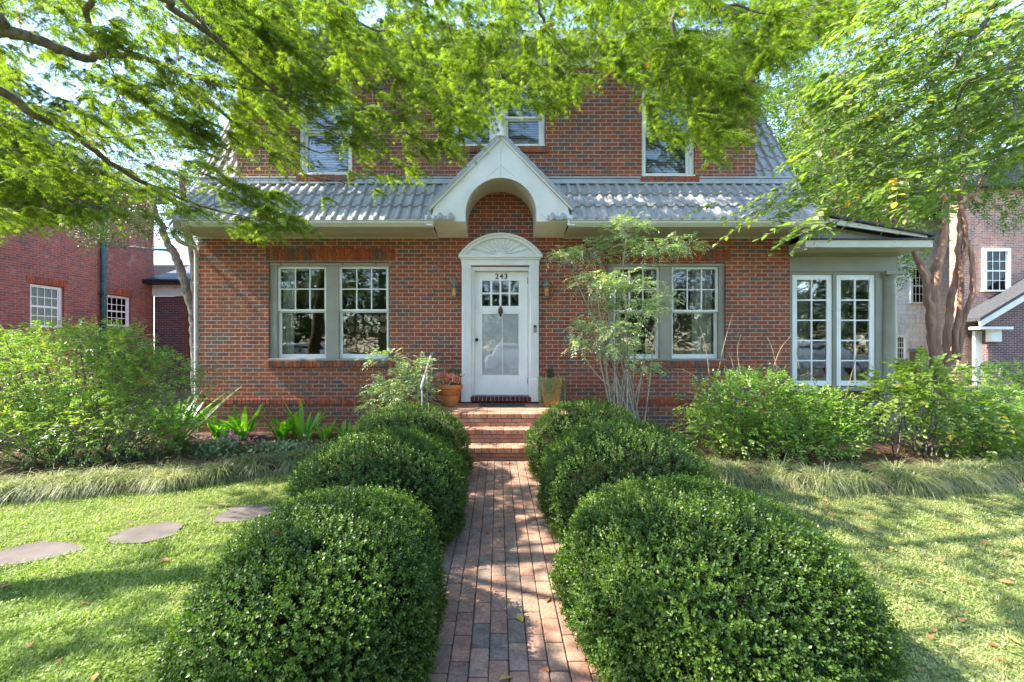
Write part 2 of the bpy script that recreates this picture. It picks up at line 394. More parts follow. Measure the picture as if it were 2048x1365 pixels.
# water table course and lintels
for a,b in ((HX0,fx(868)),(fx(1112),HX1)):
    m=MB(); brick_row(m,a,b,YF-.028,YF+.03,.535,.625); m.build('water_table',[M['brickpc'],M['mortar']],house)
    m=MB(); m.box(a,b,YF-.012,YF+.01,-.2,.532); m.build('plinth_wall',M['brick'],house)
def lintel(x0,x1,z0,z1,name='soldier_course'):
    mm=MB(); brick_row(mm,x0,x1,YF-.006,YF+.05,z0,z1,w=.072); return mm.build(name,[M['brickarch'],M['mortar']],house)
lintel(fx(531),fx(790),fz(522),fz(498)); lintel(fx(1209),fx(1462),fz(523),fz(499))

def sash(parent, x0,x1,z0,z1,Y,cols,rows,rail_b=.05,st=.045,mat='white',mun=.019,th=.04,name='sash',glass='glass',own=False):
    mm=MB(); w_=M[mat]
    mm.box(x0,x0+st,Y,Y+th,z0,z1,bev=.003); mm.box(x1-st,x1,Y,Y+th,z0,z1,bev=.003)
    mm.box(x0+st,x1-st,Y+.001,Y+th,z0,z0+rail_b,bev=.003); mm.box(x0+st,x1-st,Y+.001,Y+th,z1-st,z1,bev=.003)
    gx0,gx1,gz0,gz1=x0+st,x1-st,z0+rail_b,z1-st
    for i in range(1,cols): xx=gx0+(gx1-gx0)*i/cols; mm.box(xx-mun/2,xx+mun/2,Y+.006,Y+th-.006,gz0,gz1)
    for i in range(1,rows): zz=gz0+(gz1-gz0)*i/rows; mm.box(gx0,gx1,Y+.008,Y+th-.008,zz-mun/2,zz+mun/2)
    o=mm.build(name,w_,parent)
    g=MB(); g.box(gx0-.004,gx1+.004,Y+th*.5,Y+th*.5+.003,gz0-.004,gz1+.004)
    g.build('glass_pane',M[glass],o if own else parent)
    return o
def window(op, sashes, zmeet, up, low, house=house, frame='taupe', depth=.085, sash_m='white', sill=True, room_col=None, Y=YF, name='window',blind=None,cur=None, glass='glass'):
    x0,x1,z0,z1=op; mm=MB(); Yf=Y+depth*.55
    zb=z0+.035
    mm.box(x0+.003,x1-.003,Yf-.015,Y+.2,z1-.055,z1-.002,bev=.004)                # head
    mm.box(x0-.0,x1+.0,Y-.012,Y+.2,z0+.002,zb,bev=.004)                           # sill
    xs=[x0+.003]+[v for s_ in sashes for v in s_]+[x1-.003]
    for i in range(0,len(xs),2): mm.box(xs[i],xs[i+1],Yf,Y+.2,zb,z1-.055,bev=.003)
    o=mm.build(name,M[frame],house)
    for (a,b) in sashes:
        sash(o,a,b,zmeet-.012,z1-.055,Y+depth+.0,up[0],up[1],rail_b=.035,st=.042,mat=sash_m,glass=glass)
        sash(o,a,b,zb,zmeet+.012,Y+depth+.043,low[0],low[1],rail_b=.075,st=.045,mat=sash_m,glass=glass)
    if sill:
        s_=MB(); brick_row(s_,x0-.03,x1+.06,Y-.045,Y+.06,z0-.105,z0-.002,w=.0677); s_.build('brick_sill',[M['brickpc'],M['mortar']],o)
    return o
def curtain(parent,x0,x1,z0,z1,Y,mat='curtain',name='curtain',amp=.03,per=.09):
    n=int((x1-x0)/.012)+2; V=[];Fc=[]
    for i in range(n+1):
        x=x0+(x1-x0)*i/n; y=Y+amp*math.sin(x/per*2*math.pi)+.3*amp*math.sin(x*31)
        V+= [(x,y,z0),(x,y,z1)]
    for i in range(n): Fc.append((2*i,2*i+2,2*i+3,2*i+1))
    mm=MB(); mm.add(V,Fc,0,.5,True); return mm.build(name,M[mat],parent)
def blind(parent,x0,x1,z0,z1,Y,mat='offwhite'):
    mm=MB(); n=int((z1-z0)/.03)
    for i in range(n):
        z=z0+i*(z1-z0)/n; mm.add([(x0,Y,z),(x1,Y,z),(x1,Y+.018,z+.022),(x0,Y+.018,z+.022)],[(0,1,2,3)])
    return mm.build('blind',M[mat],parent)
wl=window(WIN_L,[(fx(551),fx(650)),(fx(675),fx(775))],fz(621),(3,2),(1,1))
wr=window(WIN_R,[(fx(1229),fx(1322)),(fx(1346),fx(1441))],fz(622),(3,2),(1,1))
curtain(wl,fx(553),fx(575),WIN_L[2]+.05,WIN_L[3]-.05,YF+.26); curtain(wl,fx(600),fx(640),WIN_L[2]+.05,WIN_L[3]-.05,YF+1.1,per=.12)
curtain(wr,fx(1400),fx(1440),WIN_R[2]+.05,WIN_R[3]-.05,YF+.30); curtain(wr,fx(1229),fx(1250),WIN_R[2]+.05,WIN_R[3]-.05,YF+.30)
for px in (560,618,684,750):
    m=MB(); m.lathe([(.012,0),(.012,.016),(.004,.02)],(fx(px),YF+.03,WIN_L[3]-.035),10); m.build('shutter_hook',M['bronze'],wl)
for k,(op,ss) in enumerate(((UW[0],[(fx(604),fx(697))]),(UW[1],[(fx(911),fx(984)),(fx(1011),fx(1084))]),(UW[2],[(fx(1291),fx(1383))]))):
    zm=op[3]-(op[3]-op[2])*(.5 if k==1 else .5)
    u=window(op,ss,zm,(1,1),(1,1),frame='white')
    for (a,b) in ss: blind(u,a+.03,b-.03,op[2]+.06,op[3]-.06,YF+.27)

# plates on the back of the left room: a hanging rack of pink plates
t=NT('pink china'); M['china']=t.done(t.bsdf(t.ramp(t.noise(40,3),[(.35,(.45,.20,.19,1)),(.6,(.75,.55,.52,1))]),.25,.6))

# ---- door surround
Yd=YF-.06
for (a,b) in ((924,942),(1059,1077)):
    x0,x1=fx(a),fx(b); ds=MB()
    ds.box(x0,x1,Yd,YF+.02,fz(759),fz(532),bev=.002)
    nf=5; ww=(x1-x0-.02)/nf
    for i in range(nf): ds.box(x0+.01+i*ww+.006,x0+.01+(i+1)*ww-.006,Yd-.012,Yd+.002,fz(755),fz(537),bev=.003)
    ds.box(x0-.008,x1+.008,Yd-.022,YF+.02,fz(803),fz(758),bev=.003)
    ds.build('pilaster',M['white'],house)
ds=MB()
ds.box(fx(923),fx(1078),Yd-.005,YF+.02,fz(532),fz(521),bev=.003); ds.box(fx(921),fx(1080),Yd-.03,YF+.02,fz(521),fz(517.5),bev=.002)
ds.box(fx(918),fx(1084),Yd-.055,YF+.02,fz(517.5),fz(512.5),bev=.004)
ds.build('door_cornice',M['white'],house)
def arc_pts(cx,z0,hw,rise,n=28):
    Rr=(hw*hw+rise*rise)/(2*rise); cz=z0+rise-Rr; a=math.asin(hw/Rr)
    return [(cx+Rr*math.sin(-a+2*a*i/n), cz+Rr*math.cos(-a+2*a*i/n)) for i in range(n+1)]
acx=fx(1001); az=fz(512.5); outer=arc_pts(acx,az,fx(1084)-acx,fz(469)-az); inner=arc_pts(acx,az+.001,fx(1071)-acx,fz(478)-az)
ds=MB(); n=len(outer)
for (d,Y0,Y1,oo,ii) in ((0,Yd-.05,YF+.02,outer,arc_pts(acx,az,fx(1080)-acx,fz(472.5)-az)),(0,Yd-.02,YF+.02,arc_pts(acx,az,fx(1080)-acx,fz(472.5)-az),inner)):
    for i in range(n-1):
        p,q,r_,s_=oo[i],oo[i+1],ii[i+1],ii[i]
        ds.quad((s_[0],Y0,s_[1]),(r_[0],Y0,r_[1]),(q[0],Y0,q[1]),(p[0],Y0,p[1]))
        ds.quad((p[0],Y0,p[1]),(q[0],Y0,q[1]),(q[0],Y1,q[1]),(p[0],Y1,p[1]))
        ds.quad((s_[0],Y0,s_[1]),(s_[0],Y1,s_[1]),(r_[0],Y1,r_[1]),(r_[0],Y0,r_[1]))
ds.build('arched_pediment',M['white'],house)
ds=MB(); fan=inner
ds.add([(acx,YF-.03,az)]+[(p[0],YF-.03,p[1]) for p in fan],[(0,i,i+1) for i in range(1,len(fan))])
hub=.10
for k in range(13):
    a=math.pi*(k+.5)/13 if False else math.pi*k/12
    if k in (0,12): continue
    d=(math.cos(a),math.sin(a))
    # distance to the inner arc
    Rr=((fx(1071)-acx)**2+(fz(478)-az)**2)/(2*(fz(478)-az)); cz=fz(478)-az-Rr
    tt=-(-d[1]*cz)+math.sqrt(max(0,(d[1]*cz)**2-(cz*cz-Rr*Rr))) if False else (d[1]*cz+math.sqrt((d[1]*cz)**2-cz*cz+Rr*Rr))
    a0=(acx+d[0]*hub,az+d[1]*hub); a1=(acx+d[0]*tt*.985,az+d[1]*tt*.985); w0,w1=.012,.034
    nx,nz=-d[1],d[0]
    ds.add([(a0[0]-nx*w0,YF-.031,a0[1]-nz*w0),(a1[0]-nx*w1,YF-.031,a1[1]-nz*w1),(a1[0]+nx*w1,YF-.031,a1[1]+nz*w1),(a0[0]+nx*w0,YF-.031,a0[1]+nz*w0),(a0[0],YF-.052,a0[1]),(a1[0],YF-.052,a1[1])],
        [(0,1,5,4),(4,5,2,3),(1,2,5),(0,4,3)])
ds.lathe([(0.001,0),(hub,0),(hub,.02),(hub*.8,.032),(hub*.75,.026),(.001,.03)],(0,0,0),28)
# turn the hub towards the viewer
nv=6*28
vs=ds.v[-nv:]; ds.v[-nv:]=[(acx+x,YF-.03-z,max(az+.001,az+y)) for (x,y,z) in vs]
ds.build('sunburst_panel',M['white'],house)

# ---- door
door=MB(); x0,x1,z0,z1=fx(949),fx(1056),fz(792),fz(543); Y=YF+.045
gx0,gx1=fx(964),fx(1037.5)
door.box(x0,gx0,Y,Y+.045,z0,z1,bev=.003); door.box(gx1,x1,Y,Y+.045,z0,z1,bev=.003)
door.box(gx0,gx1,Y+.001,Y+.045,fz(561),z1,bev=.002); door.box(gx0,gx1,Y+.001,Y+.045,z0,fz(751),bev=.002); door.box(gx0,gx1,Y+.001,Y+.045,fz(628),fz(612),bev=.003)
door.box(gx0,gx1,Y+.012,Y+.04,fz(751)-.02,fz(628)+.02)   # frosted lower panel
door.box(fx(1005)-.004,fx(1005)+.004,Y+.004,Y+.02,fz(751),fz(628))
for i in range(1,4): xx=gx0+(gx1-gx0)*i/4; door.box(xx-.016,xx+.016,Y+.004,Y+.04,fz(612),fz(561))
door.box(gx0,gx1,Y+.006,Y+.04,fz(586.5)-.014,fz(586.5)+.014)
dr=door.build('front_door',M['white'],house)
g=MB(); g.box(gx0,gx1,Y+.02,Y+.024,fz(612),fz(561)); g.box(gx0,gx1,Y+.0105,Y+.0115,fz(751)+.002,fz(628)-.002); g.build('door_glass',glass_mat('door glass',(.97,.98,.99,1),.9),dr)
g=MB(); kx,kz=fx(1001),fz(624)
def lath_y(mb,prof,c,seg=16,sx=1,sz=1,mat=0):
    k0=len(mb.v); mb.lathe(prof,(0,0,0),seg,mat)
    mb.v[k0:]=[(c[0]+x*sx,c[1]-z,c[2]+y*sz) for (x,y,z) in mb.v[k0:]]
lath_y(g,[(.001,0),(.04,0),(.05,.01),(.04,.02),(.001,.028)],(kx,Y,kz+.02),16,.85,1.25)
lath_y(g,[(.001,0),(.02,0),(.02,.02),(.001,.03)],(kx,Y,kz-.055),12,.7,1.6)
g.tube([(kx-.03,Y-.03,kz+.02),(kx-.035,Y-.04,kz-.02),(kx,Y-.045,kz-.055),(kx+.035,Y-.04,kz-.02),(kx+.03,Y-.03,kz+.02)],.006,6)
lath_y(g,[(.001,0),(.012,0),(.016,.012),(.001,.02)],(kx,Y,kz+.085),12)
g.build('door_knocker',M['bronze'],dr)
g=MB(); lath_y(g,[(.001,0),(.014,0),(.012,.02),(.026,.03),(.030,.045),(.022,.06),(.001,.064)],(fx(953.5),Y,fz(680)),18); g.build('door_knob',M['black'],dr)
for zz in (fz(561),fz(762)):
    g=MB(); g.box(fx(1055),fx(1057.5),Y-.012,Y+.01,zz-.055,zz+.055,bev=.002); g.build('hinge',M['rust'],dr)
# numbers 2 4 3 as separate solid digits
def digit(ch,cx,cz,h,Y):
    cu=bpy.data.curves.new('digit','FONT'); cu.body=ch; cu.size=h*1.42; cu.extrude=.003; cu.align_x='CENTER'; cu.offset=.0018
    ob=bpy.data.objects.new('tmp',cu); C.objects.link(ob); bpy.context.view_layer.update()
    me=bpy.data.meshes.new_from_object(ob.evaluated_get(bpy.context.evaluated_depsgraph_get()))
    bpy.data.objects.remove(ob); n=len(me.vertices); co=np.zeros(n*3); me.vertices.foreach_get('co',co); co=co.reshape(-1,3)
    off=np.array(world_loc(dr)); v=np.stack([co[:,0]+cx,Y-co[:,2],co[:,1]-h/2+cz],1)-off
    me.vertices.foreach_set('co',v.ravel()); me.update(); me.materials.clear(); me.materials.append(M['black'])
    o=link('door_number',me,dr); return o
for ch,px in (('2',994),('4',1003),('3',1012)): digit(ch,fx(px),fz(552),.088,Y-.003)
# frame around the door, brick threshold, interior backing
g=MB(); g.box(DOOR[0],fx(949),YF-.02,YF+.25,fz(793),fz(534)-.004,bev=.003); g.box(fx(1056.5),DOOR[1],YF-.02,YF+.25,fz(793),fz(534)-.004,bev=.003)
g.box(fx(949),fx(1056.5),YF-.018,YF+.25,fz(542.5),fz(534)-.004,bev=.003); g.build('door_frame',M['offwhite'],house)
g=MB(); g.box(fx(942),fx(1061),YF-.03,YF+.22,fz(793),fz(790.5),bev=.002); g.build('door_sill',M['stone'],house)
g=MB(); brick_row(g,fx(941),fx(1062),YF-.09,YF+.05,fz(802),fz(793.5),w=.07); g.build('threshold_bricks',[brick_solid('maroon threshold brick',[(0,(.12,.03,.025)),(1,(.18,.045,.035))]),paint('pale mortar',(.45,.38,.33,1),.9)],house)
g=MB(); g.box(fx(1066.5),fx(1072.5),Yd-.035,Yd-.012,fz(666),fz(651),bev=.004); g.box(fx(1067),fx(1072),Yd-.037,Yd-.03,fz(656),fz(651.5),mat=1,bev=.001); 
g.build('doorbell',[paint('grey plastic',(.30,.30,.29,1)),M['black']],house)

# ---- lanterns
def lantern(px, py0=556, py1=597):
    Yl=YF-.075; x=fx(px,Yl); zt,zb=fz(py0,Yl),fz(py1,Yl); h=zt-zb
    l=MB(); 
    l.lathe([(.052,0),(.055,.006),(.05,.022),(.038,.028)],(x,Yl,zb),18)
    l.lathe([(.060,0),(.062,.012),(.046,.05),(.040,.085),(.022,.105),(.012,.115),(.016,.125),(.001,.14)],(x,Yl,zb+h*.56),18)
    for a in range(4): 
        an=math.pi/4+a*math.pi/2; l.tube([(x+.048*math.cos(an),Yl+.048*math.sin(an),zb+.02),(x+.050*math.cos(an),Yl+.05*math.sin(an),zb+h*.57)],.0035,5)
    l.tube([(x,Yl,zb+h*.9),(x,Yl+.02,zb+h*1.03),(x,YF-.01,zb+h*.98)],.008,7)
    l.lathe([(.001,0),(.035,0),(.035,.012),(.001,.014)],(x,YF-.008,zb+h*.9),12,sy=.3)
    l.box(x-.018,x+.018,YF-.014,YF,zb+h*.7,zb+h*1.08,bev=.003)
    o=l.build('wall_lantern',M['verdigris'],house)
    g=MB(); g.lathe([(.034,0),(.036,.05),(.036,.09),(.034,h*.54-.022)],(x,Yl,zb+.022),14); g.lathe([(.038,0),(.038,.006)],(x,Yl,zb+h*.30),14,mat=1); g.build('lantern_glass',[M['amber'],M['verdigris']],o)
lantern(908); lantern(1093)

# ---- soffit, frieze and gutters
YG=7.06
def eave(x0,x1,xa,xb):
    g=MB(); g.box(x0,x1,YG+.02,YF+.0,3.385,3.40); g.box(x0,x1,YF-.02,YF-.003,3.36,3.384,bev=.003); g.box(x0,x1,YG+.02,YG+.045,3.4,3.50)
    g.build('soffit',M['soffit'],house)
    g=MB(); prof=[(YG-.105,3.49),(YG-.11,3.478),(YG-.095,3.468),(YG-.1,3.44),(YG-.075,3.405),(YG-.06,3.385),(YG+.018,3.385),(YG+.018,3.49),(YG+.01,3.49),(YG+.01,3.40),(YG-.05,3.40),(YG-.09,3.445),(YG-.085,3.49)]
    g.prism(prof,'x',xa,xb); g.prism([(YG-.1,3.47),(YG-.06,3.388),(YG+.018,3.388),(YG+.018,3.49),(YG-.1,3.49)],'x',xa-.003,xa+.002); g.prism([(YG-.1,3.47),(YG-.06,3.388),(YG+.018,3.388),(YG+.018,3.49),(YG-.1,3.49)],'x',xb-.002,xb+.003)
    g.build('gutter',M['gutter'],house)
PXL,PXR=-1.035,1.11     # portico sides
eave(HX0,PXL+.003,fx(360,6.96),PXL+.02); eave(PXR-.003,HX1+.10,PXR-.0,fx(1650,6.99))
# ---- clay-look tiles
def tiles(x0,x1,prof,rib=.166,rows=3,name='roof_tiles',x_end=None,parent=house,lip=.032):
    """prof: function t in 0..1 -> (y,z); rows tile courses between"""
    nx=max(2,int(round((x1-x0)/rib)))*12; xs=np.linspace(x0,x1,nx+1)
    ph=((xs-x0)/rib)%1.0
    d=np.abs(ph-.5)*rib; rr=.037
    hx=np.where(d<rr, np.sqrt(np.maximum(0,rr*rr-d*d))*1.05, 0)+np.where(d>=rr,-.004*np.cos((d-rr)/(rib/2-rr)*math.pi/2),0)
    V=[];fc=[]
    nrow=2*rows
    for k in range(rows):
        for e,(tt,up) in enumerate(((k/rows,lip),((k+1)/rows,.004))):
            y,z=prof(tt); y2,z2=prof(min(1,tt+.01)) if tt<.99 else prof(tt); y1,z1_=prof(max(0,tt-.01)) if tt>=.99 else (y,z)
            dy,dz=(y2-y1,z2-z1_); L=math.hypot(dy,dz); ny,nz=-dz/L,dy/L
            sc=1.0 if e==0 else .82
            for i,x in enumerate(xs):
                jx=.0; hh=hx[i]*sc+up
                V.append((x,y+ny*hh,z+nz*hh))
    W=nx+1
    for k in range(rows):
        a=(2*k)*W; b=(2*k+1)*W
        for i in range(nx): fc.append((a+i,a+i+1,b+i+1,b+i))
        if k<rows-1:
            c=(2*k+2)*W
            for i in range(nx): fc.append((b+i,b+i+1,c+i+1,c+i))
    # butt end thickness at the eave
    y,z=prof(0); base=len(V)
    for i,x in enumerate(xs): V.append((x,V[i][1]+.004,V[i][2]-.026 if hx[i]<=0 else V[i][2]-.022-hx[i]*.4))
    for i in range(nx): fc.append((base+i,base+i+1,i+1,i))
    mm=MB(); mm.add(V,fc,0,.5,False); o=mm.build(name,M['roof'],parent)
    return o
pent=lambda t:(6.99+t*(YF-6.99-.004), 3.485+t*.80)
tiles(HX0-.02,PXL+.35,pent,name='pent_roof'); tiles(PXR-.35,HX1+.13,pent,name='pent_roof')
g=MB()
for a,b in ((HX0-.0,fx(940)),(fx(1062),HX1+.03)):
    g.prism([(YF-.065,4.285),(YF+.01,4.285),(YF+.01,4.385),(YF-.012,4.385),(YF-.016,4.33),(YF-.065,4.31)],'x',a,b)
    g.box(a,b,YF-.035,YF+.005,4.388,4.415,bev=.004)
g.build('roof_flashing',M['flash'],house)
gam=lambda t:(YF+.02+t*1.60, 4.30+t*2.65)
tiles(HX0-.02,UX0-.002,gam,rows=9,name='gambrel_roof',lip=.028); tiles(UX1+.002,HX1+.13,gam,rows=9,name='gambrel_roof',lip=.028)
g=MB(); g.prism([(YF-.3,UZ1+.02),(YF-.3,UZ1+.12),(12.5,7.9),(12.5,7.75)],'x',HX0-.1,HX1+.1)
g.prism([(12.505,7.75),(12.505,7.9),(16.6,7.2),(16.6,7.1)],'x',HX0-.1,HX1+.1); g.build('main_roof',M['shingle'],house)
g=MB(); g.box(UX0-.15,UX1+.15,YF-.38,YF-.02,UZ1-.02,UZ1+.0); g.box(UX0-.15,UX1+.15,YF-.40,YF-.375,UZ1-.02,UZ1+.14,bev=.003); g.box(UX0-.05,UX1+.05,YF-.02,YF+.0,UZ1-.2,UZ1-.021)
g.build('upper_fascia',M['offwhite'],house)
g=MB(); # rake boards of the gambrel ends
g.prism([(YF-.66,3.42),(YF-.64,3.40),(YF+.04,4.26),(YF+1.66,6.95),(YF+1.6,6.98),(YF-.02,4.3)],'x',HX0-.035,HX0-.021)
g.build('rake_board',M['offwhite'],house)

# ---- portico hood
hood=MB(); YP=7.03; cx=.037; rr=.555; zs=3.605; zb=3.475; ax,azp=.037,4.765
nA=26; arc=[(cx+rr*math.cos(math.pi-math.pi*i/nA), zs+rr*math.sin(math.pi-math.pi*i/nA)) for i in range(nA+1)]
outerL=[(PXL+.01,zb),(PXL-.005,zb+.19)]; outerR=[(PXR+.005,zb+.19),(PXR-.01,zb)]
def front_face(Y):
    # polygons between arch and outline, split in quads
    pts=[(cx-rr,zb)]+arc+[(cx+rr,zb)]
    out=[]
    for p in pts:
        out.append(p)
    def outline(p,i):
        n=len(pts)-1
        t=i/n
        # outline path: bottom-left -> left corner -> apex -> right corner -> bottom-right
        path=[outerL[0],outerL[1],(ax,azp),outerR[0],outerR[1]]
        keys=[0,.06,.5,.94,1]
        for k in range(4):
            if t<=keys[k+1]+1e-9:
                u=(t-keys[k])/(keys[k+1]-keys[k]); a,b=path[k],path[k+1]; return (a[0]+(b[0]-a[0])*u,a[1]+(b[1]-a[1])*u)
    o=[outline(p,i) for i,p in enumerate(pts)]
    for i in range(len(pts)-1):
        hood.quad((pts[i][0],Y,pts[i][1]),(o[i][0],Y,o[i][1]),(o[i+1][0],Y,o[i+1][1]),(pts[i+1][0],Y,pts[i+1][1]))
front_face(YP)
hood.quad((PXL+.01,YP,zb),(cx-rr,YP,zb),(cx-rr,YF-.003,3.375),(PXL+.01,YF-.003,3.375)); hood.quad((cx+rr,YP,zb),(PXR-.01,YP,zb),(PXR-.01,YF-.003,3.375),(cx+rr,YF-.003,3.375))
hood.quad((PXL+.01,YP,zb),(PXL+.01,YF-.003,3.375),(PXL+.01,YF-.003,zb+.19),(PXL-.005,YP,zb+.19)); hood.quad((PXR-.01,YP,zb),(PXR+.005,YP,zb+.19),(PXR-.01,YF-.003,zb+.19),(PXR-.01,YF-.003,3.375))
ho=hood.build('portico_hood',M['offwhite'],house)
g=MB(); pts=[(cx-rr,zb)]+arc+[(cx+rr,zb)]; pb=[(cx-rr,3.375)]+arc+[(cx+rr,3.375)]
nb=0
for i in range(len(pts)-1):
    p,q=pts[i],pts[i+1]; p2,q2=pb[i],pb[i+1]
    # boards with a groove between
    g.quad((p[0],YP+.001,p[1]),(q[0],YP+.001,q[1]),(q2[0],YF-.002,q2[1]),(p2[0],YF-.002,p2[1]))
    if 0<i<len(pts)-2: 
        gx=(cx-p[0])*.008; gz=(zs-p[1])*.008 if p[1]>zs else 0
        g.add([(p[0]+gx,YP+.02,p[1]+gz),(p[0]+gx,YF-.01,p[1]+gz),(p[0]+gx*.2+(q[0]-p[0])*.1,YF-.01,p[1]+gz*.2+(q[1]-p[1])*.1),(p[0]+gx*.2+(q[0]-p[0])*.1,YP+.02,p[1]+gz*.2+(q[1]-p[1])*.1)],[(0,1,2,3)],0)
g.build('barrel_ceiling',M['soffit'],ho)
def seam(a,b,w=.004): 
    dx,dz=b[0]-a[0],b[1]-a[1]; L=math.hypot(dx,dz); nx,nz=-dz/L*w/2,dx/L*w/2; g=MB()
    g.add([(a[0]-nx,YP-.002,a[1]-nz),(b[0]-nx,YP-.002,b[1]-nz),(b[0]+nx,YP-.002,b[1]+nz),(a[0]+nx,YP-.002,a[1]+nz)],[(0,1,2,3)]); g.build('board_seam',M['stone'],ho)
seam((ax,azp-.14),(ax,zs+rr+.01)); seam((ax,zs+rr+.19),(ax-.20,zs+rr+.02)); seam((ax,zs+rr+.19),(ax+.20,zs+rr+.02)); seam((ax-.72,zb+.04),(ax-.85,zb+.2)); seam((ax+.76,zb+.0),(ax+.62,zb+.12))
g=MB() # hood roof slabs with a moulded edge
for sx,cxn in ((-1,PXL-.03),(1,PXR+.03)):
    dz=azp-(zb+.18); dx=(cxn-ax)
    L=math.hypot(dx,dz); nx,nz=(dz/L*(1 if dx>0 else -1)),(abs(dx)/L)
    a=(ax,azp); b=(cxn,zb+.175)
    def off(p,d): return (p[0]+nx*d,p[1]+nz*d)
    for (d0,d1,y0,y1,mt) in ((.0,.028,YP-.035,YP+.3,1),(.029,.055,YP-.055,YF+.0,0)):
        A,B,C2,D=off(a,d0),off(b,d0),off(b,d1),off(a,d1)
        A=(ax,azp+d0*1.35); D=(ax,azp+d1*1.35)
        g.prism([A,B,C2,D] if sx>0 else [A,D,C2,B],'y',y0,y1,mt)
    n=9
    for i in range(n):  # small end tiles stepping down the rake
        u0=i/n; u1=(i+1)/n
        p0=(a[0]+(b[0]-a[0])*u0,a[1]+(b[1]-a[1])*u0); p1=(a[0]+(b[0]-a[0])*u1,a[1]+(b[1]-a[1])*u1)
        q0=off(p0,.056); q1=off(p1,.056); r1=off(p1,.084); r0=off(p0,.068)
        g.prism([q0,q1,r1,r0] if sx>0 else [q0,r0,r1,q1],'y',YP-.06,YP+.12,0)
g.build('hood_roof',[M['flash'],M['offwhite']],ho)
g=MB(); g.lathe([(.058,0),(.062,.025),(.05,.03),(.046,.09),(.047,.16),(.04,.205),(.022,.232),(.002,.24)],(ax,YP+.0,azp+.045),18); g.lathe([(.085,0),(.085,.02),(.06,.035)],(ax,YP,azp+.02),8); g.build('finial',M['offwhite'],ho)
for xx in (PXL-.06,PXR+.0):
    g=MB(); g.prism([(xx-.03,3.40),(xx+.07,3.40),(xx+.10,3.54),(xx+.10,3.56),(xx-.05,3.56),(xx-.05,3.54)],'y',YP-.06,YP-.004)
    g.build('gutter_return',M['offwhite'],ho)

# ---- downspout at the left corner
g=MB(); xg=HX0-.055
g.tube([(HX0+.02,YG-.02,3.39),(HX0+.02,YG+.0,3.30),(HX0-.02,YG+.2,3.22),(xg,YF+.0,3.2),(xg,YF+.03,3.1),(xg,YF+.03,.6),(xg-.01,YF+.0,.45),(xg-.02,YF-.05,.1)],.036,10)
for z in (2.6,1.5,.8): g.box(xg-.045,xg+.06,YF+.0,YF+.035,z,z+.025)
g.build('downspout',paint('off white downspout',(.60,.58,.52,1),.4,.08,3),house)

# ---- sunroom on the right
YS=YF+.05; SX0,SX1=HX1+.003,fx(1800,YS)
def sx(px): return fx(px,YS)
def sz(py): return fz(py,YS)
sr=MB()
ZT=sz(496)
sr.box(SX0,SX1,YS-.005,YS+.2,sz(512),sz(497),bev=.004); sr.box(SX0,SX1-.02,YS+.02,YS+.2,sz(541),sz(512.3),bev=.003); sr.box(SX0,SX1-.02,YS+.005,YS+.2,sz(543.5),sz(541),bev=.002)
sr.box(SX0,SX1+.04,YS-.03,YS+.2,sz(497),sz(492),bev=.004)
sr.box(SX0,sx(1587),YS+.03,YS+.2,sz(785),sz(543.6)); sr.box(sx(1668.5),sx(1676),YS+.03,YS+.2,sz(785),sz(543.6)); sr.box(sx(1754.5),sx(1766),YS+.03,YS+.2,sz(785),sz(543.6))
sr.box(sx(1587),sx(1754.5),YS+.035,YS+.2,sz(549),sz(543.6)); 
sr.box(SX0,sx(1766),YS-.02,YS+.2,sz(782),sz(775),bev=.004)
# side wall with trim, running back
sr.box(SX1-.2,SX1-.03,YS+.21,YS+4.2,sz(541),sz(492)); 
for k in range(6): sr.box(SX1-.18,SX1-.05,YS+.3+k*.75,YS+.38+k*.75,.6,sz(541.2))
sr.box(SX1-.18,SX1-.05,YS+.2,YS+4.2,.55,.75)
sro=sr.build('sunroom_frame',M['sage'],house)
g=MB(); g.box(SX0,SX1-.02,YS+.03,YS+.2,-.3,sz(782.3)); g.box(SX1-.2,SX1-.02,YS+.21,YS+4.2,-.3,.55); g.build('sunroom_base',brick_mat('base brick',[(0,(.16,.06,.04)),(.5,(.12,.06,.05)),(1,(.2,.07,.045))],(.2,.17,.14,1)),house)
g=MB(); pc=(sx(1783),YS+.06,0); rad=.115
g.lathe([(rad*1.25,.0),(rad*1.25,.06),(rad*1.1,.1),(rad,.14),(rad*.99,1.0),(rad*.88,1.85),(rad*.95,1.87),(rad*.95,1.9),(rad*.88,1.92),(rad*.88,1.99),(rad*1.15,2.04),(rad*1.15,2.06)],(pc[0],pc[1],sz(543.6)-2.12),24)
g.box(pc[0]-.15,pc[0]+.15,pc[1]-.14,pc[1]+.14,sz(543.6)-.06,sz(543.6)-.001,bev=.004); g.box(pc[0]-.15,pc[0]+.15,pc[1]-.14,pc[1]+.14,-.2,sz(543.6)-2.12)
g.box(sx(1766.3),sx(1772),YS+.05,YS+.2,sz(785),sz(543.7)); g.build('corner_column',M['sage'],house)
for (a,b) in ((1588,1668),(1676.5,1754)):
    x0,x1=sx(a),sx(b); z0,z1=sz(773),sz(549.5)
    cpar=sash(house,x0,x1,z0,z1,YS+.05,2,5,rail_b=.09,st=.085,mun=.022,name='casement_window',own=True)
    curtain(cpar,x0+.06,x0+.22,z0,z1,YS+.35); curtain(cpar,x1-.30,x1-.1,z0,z1,YS+.5,per=.07)
m=MB(); room(SX0,SX1-.21,YS+.22,YS+4.2,.6,3.1); m.build('sunroom_interior',[M['room'],M['dark']],house)
g=MB(); vx0,vx1,vz0,vz1=sx(1744),sx(1764),sz(826),sz(806); g.box(vx0,vx1,YS-.005,YS+.035,vz0,vz1,bev=.003)
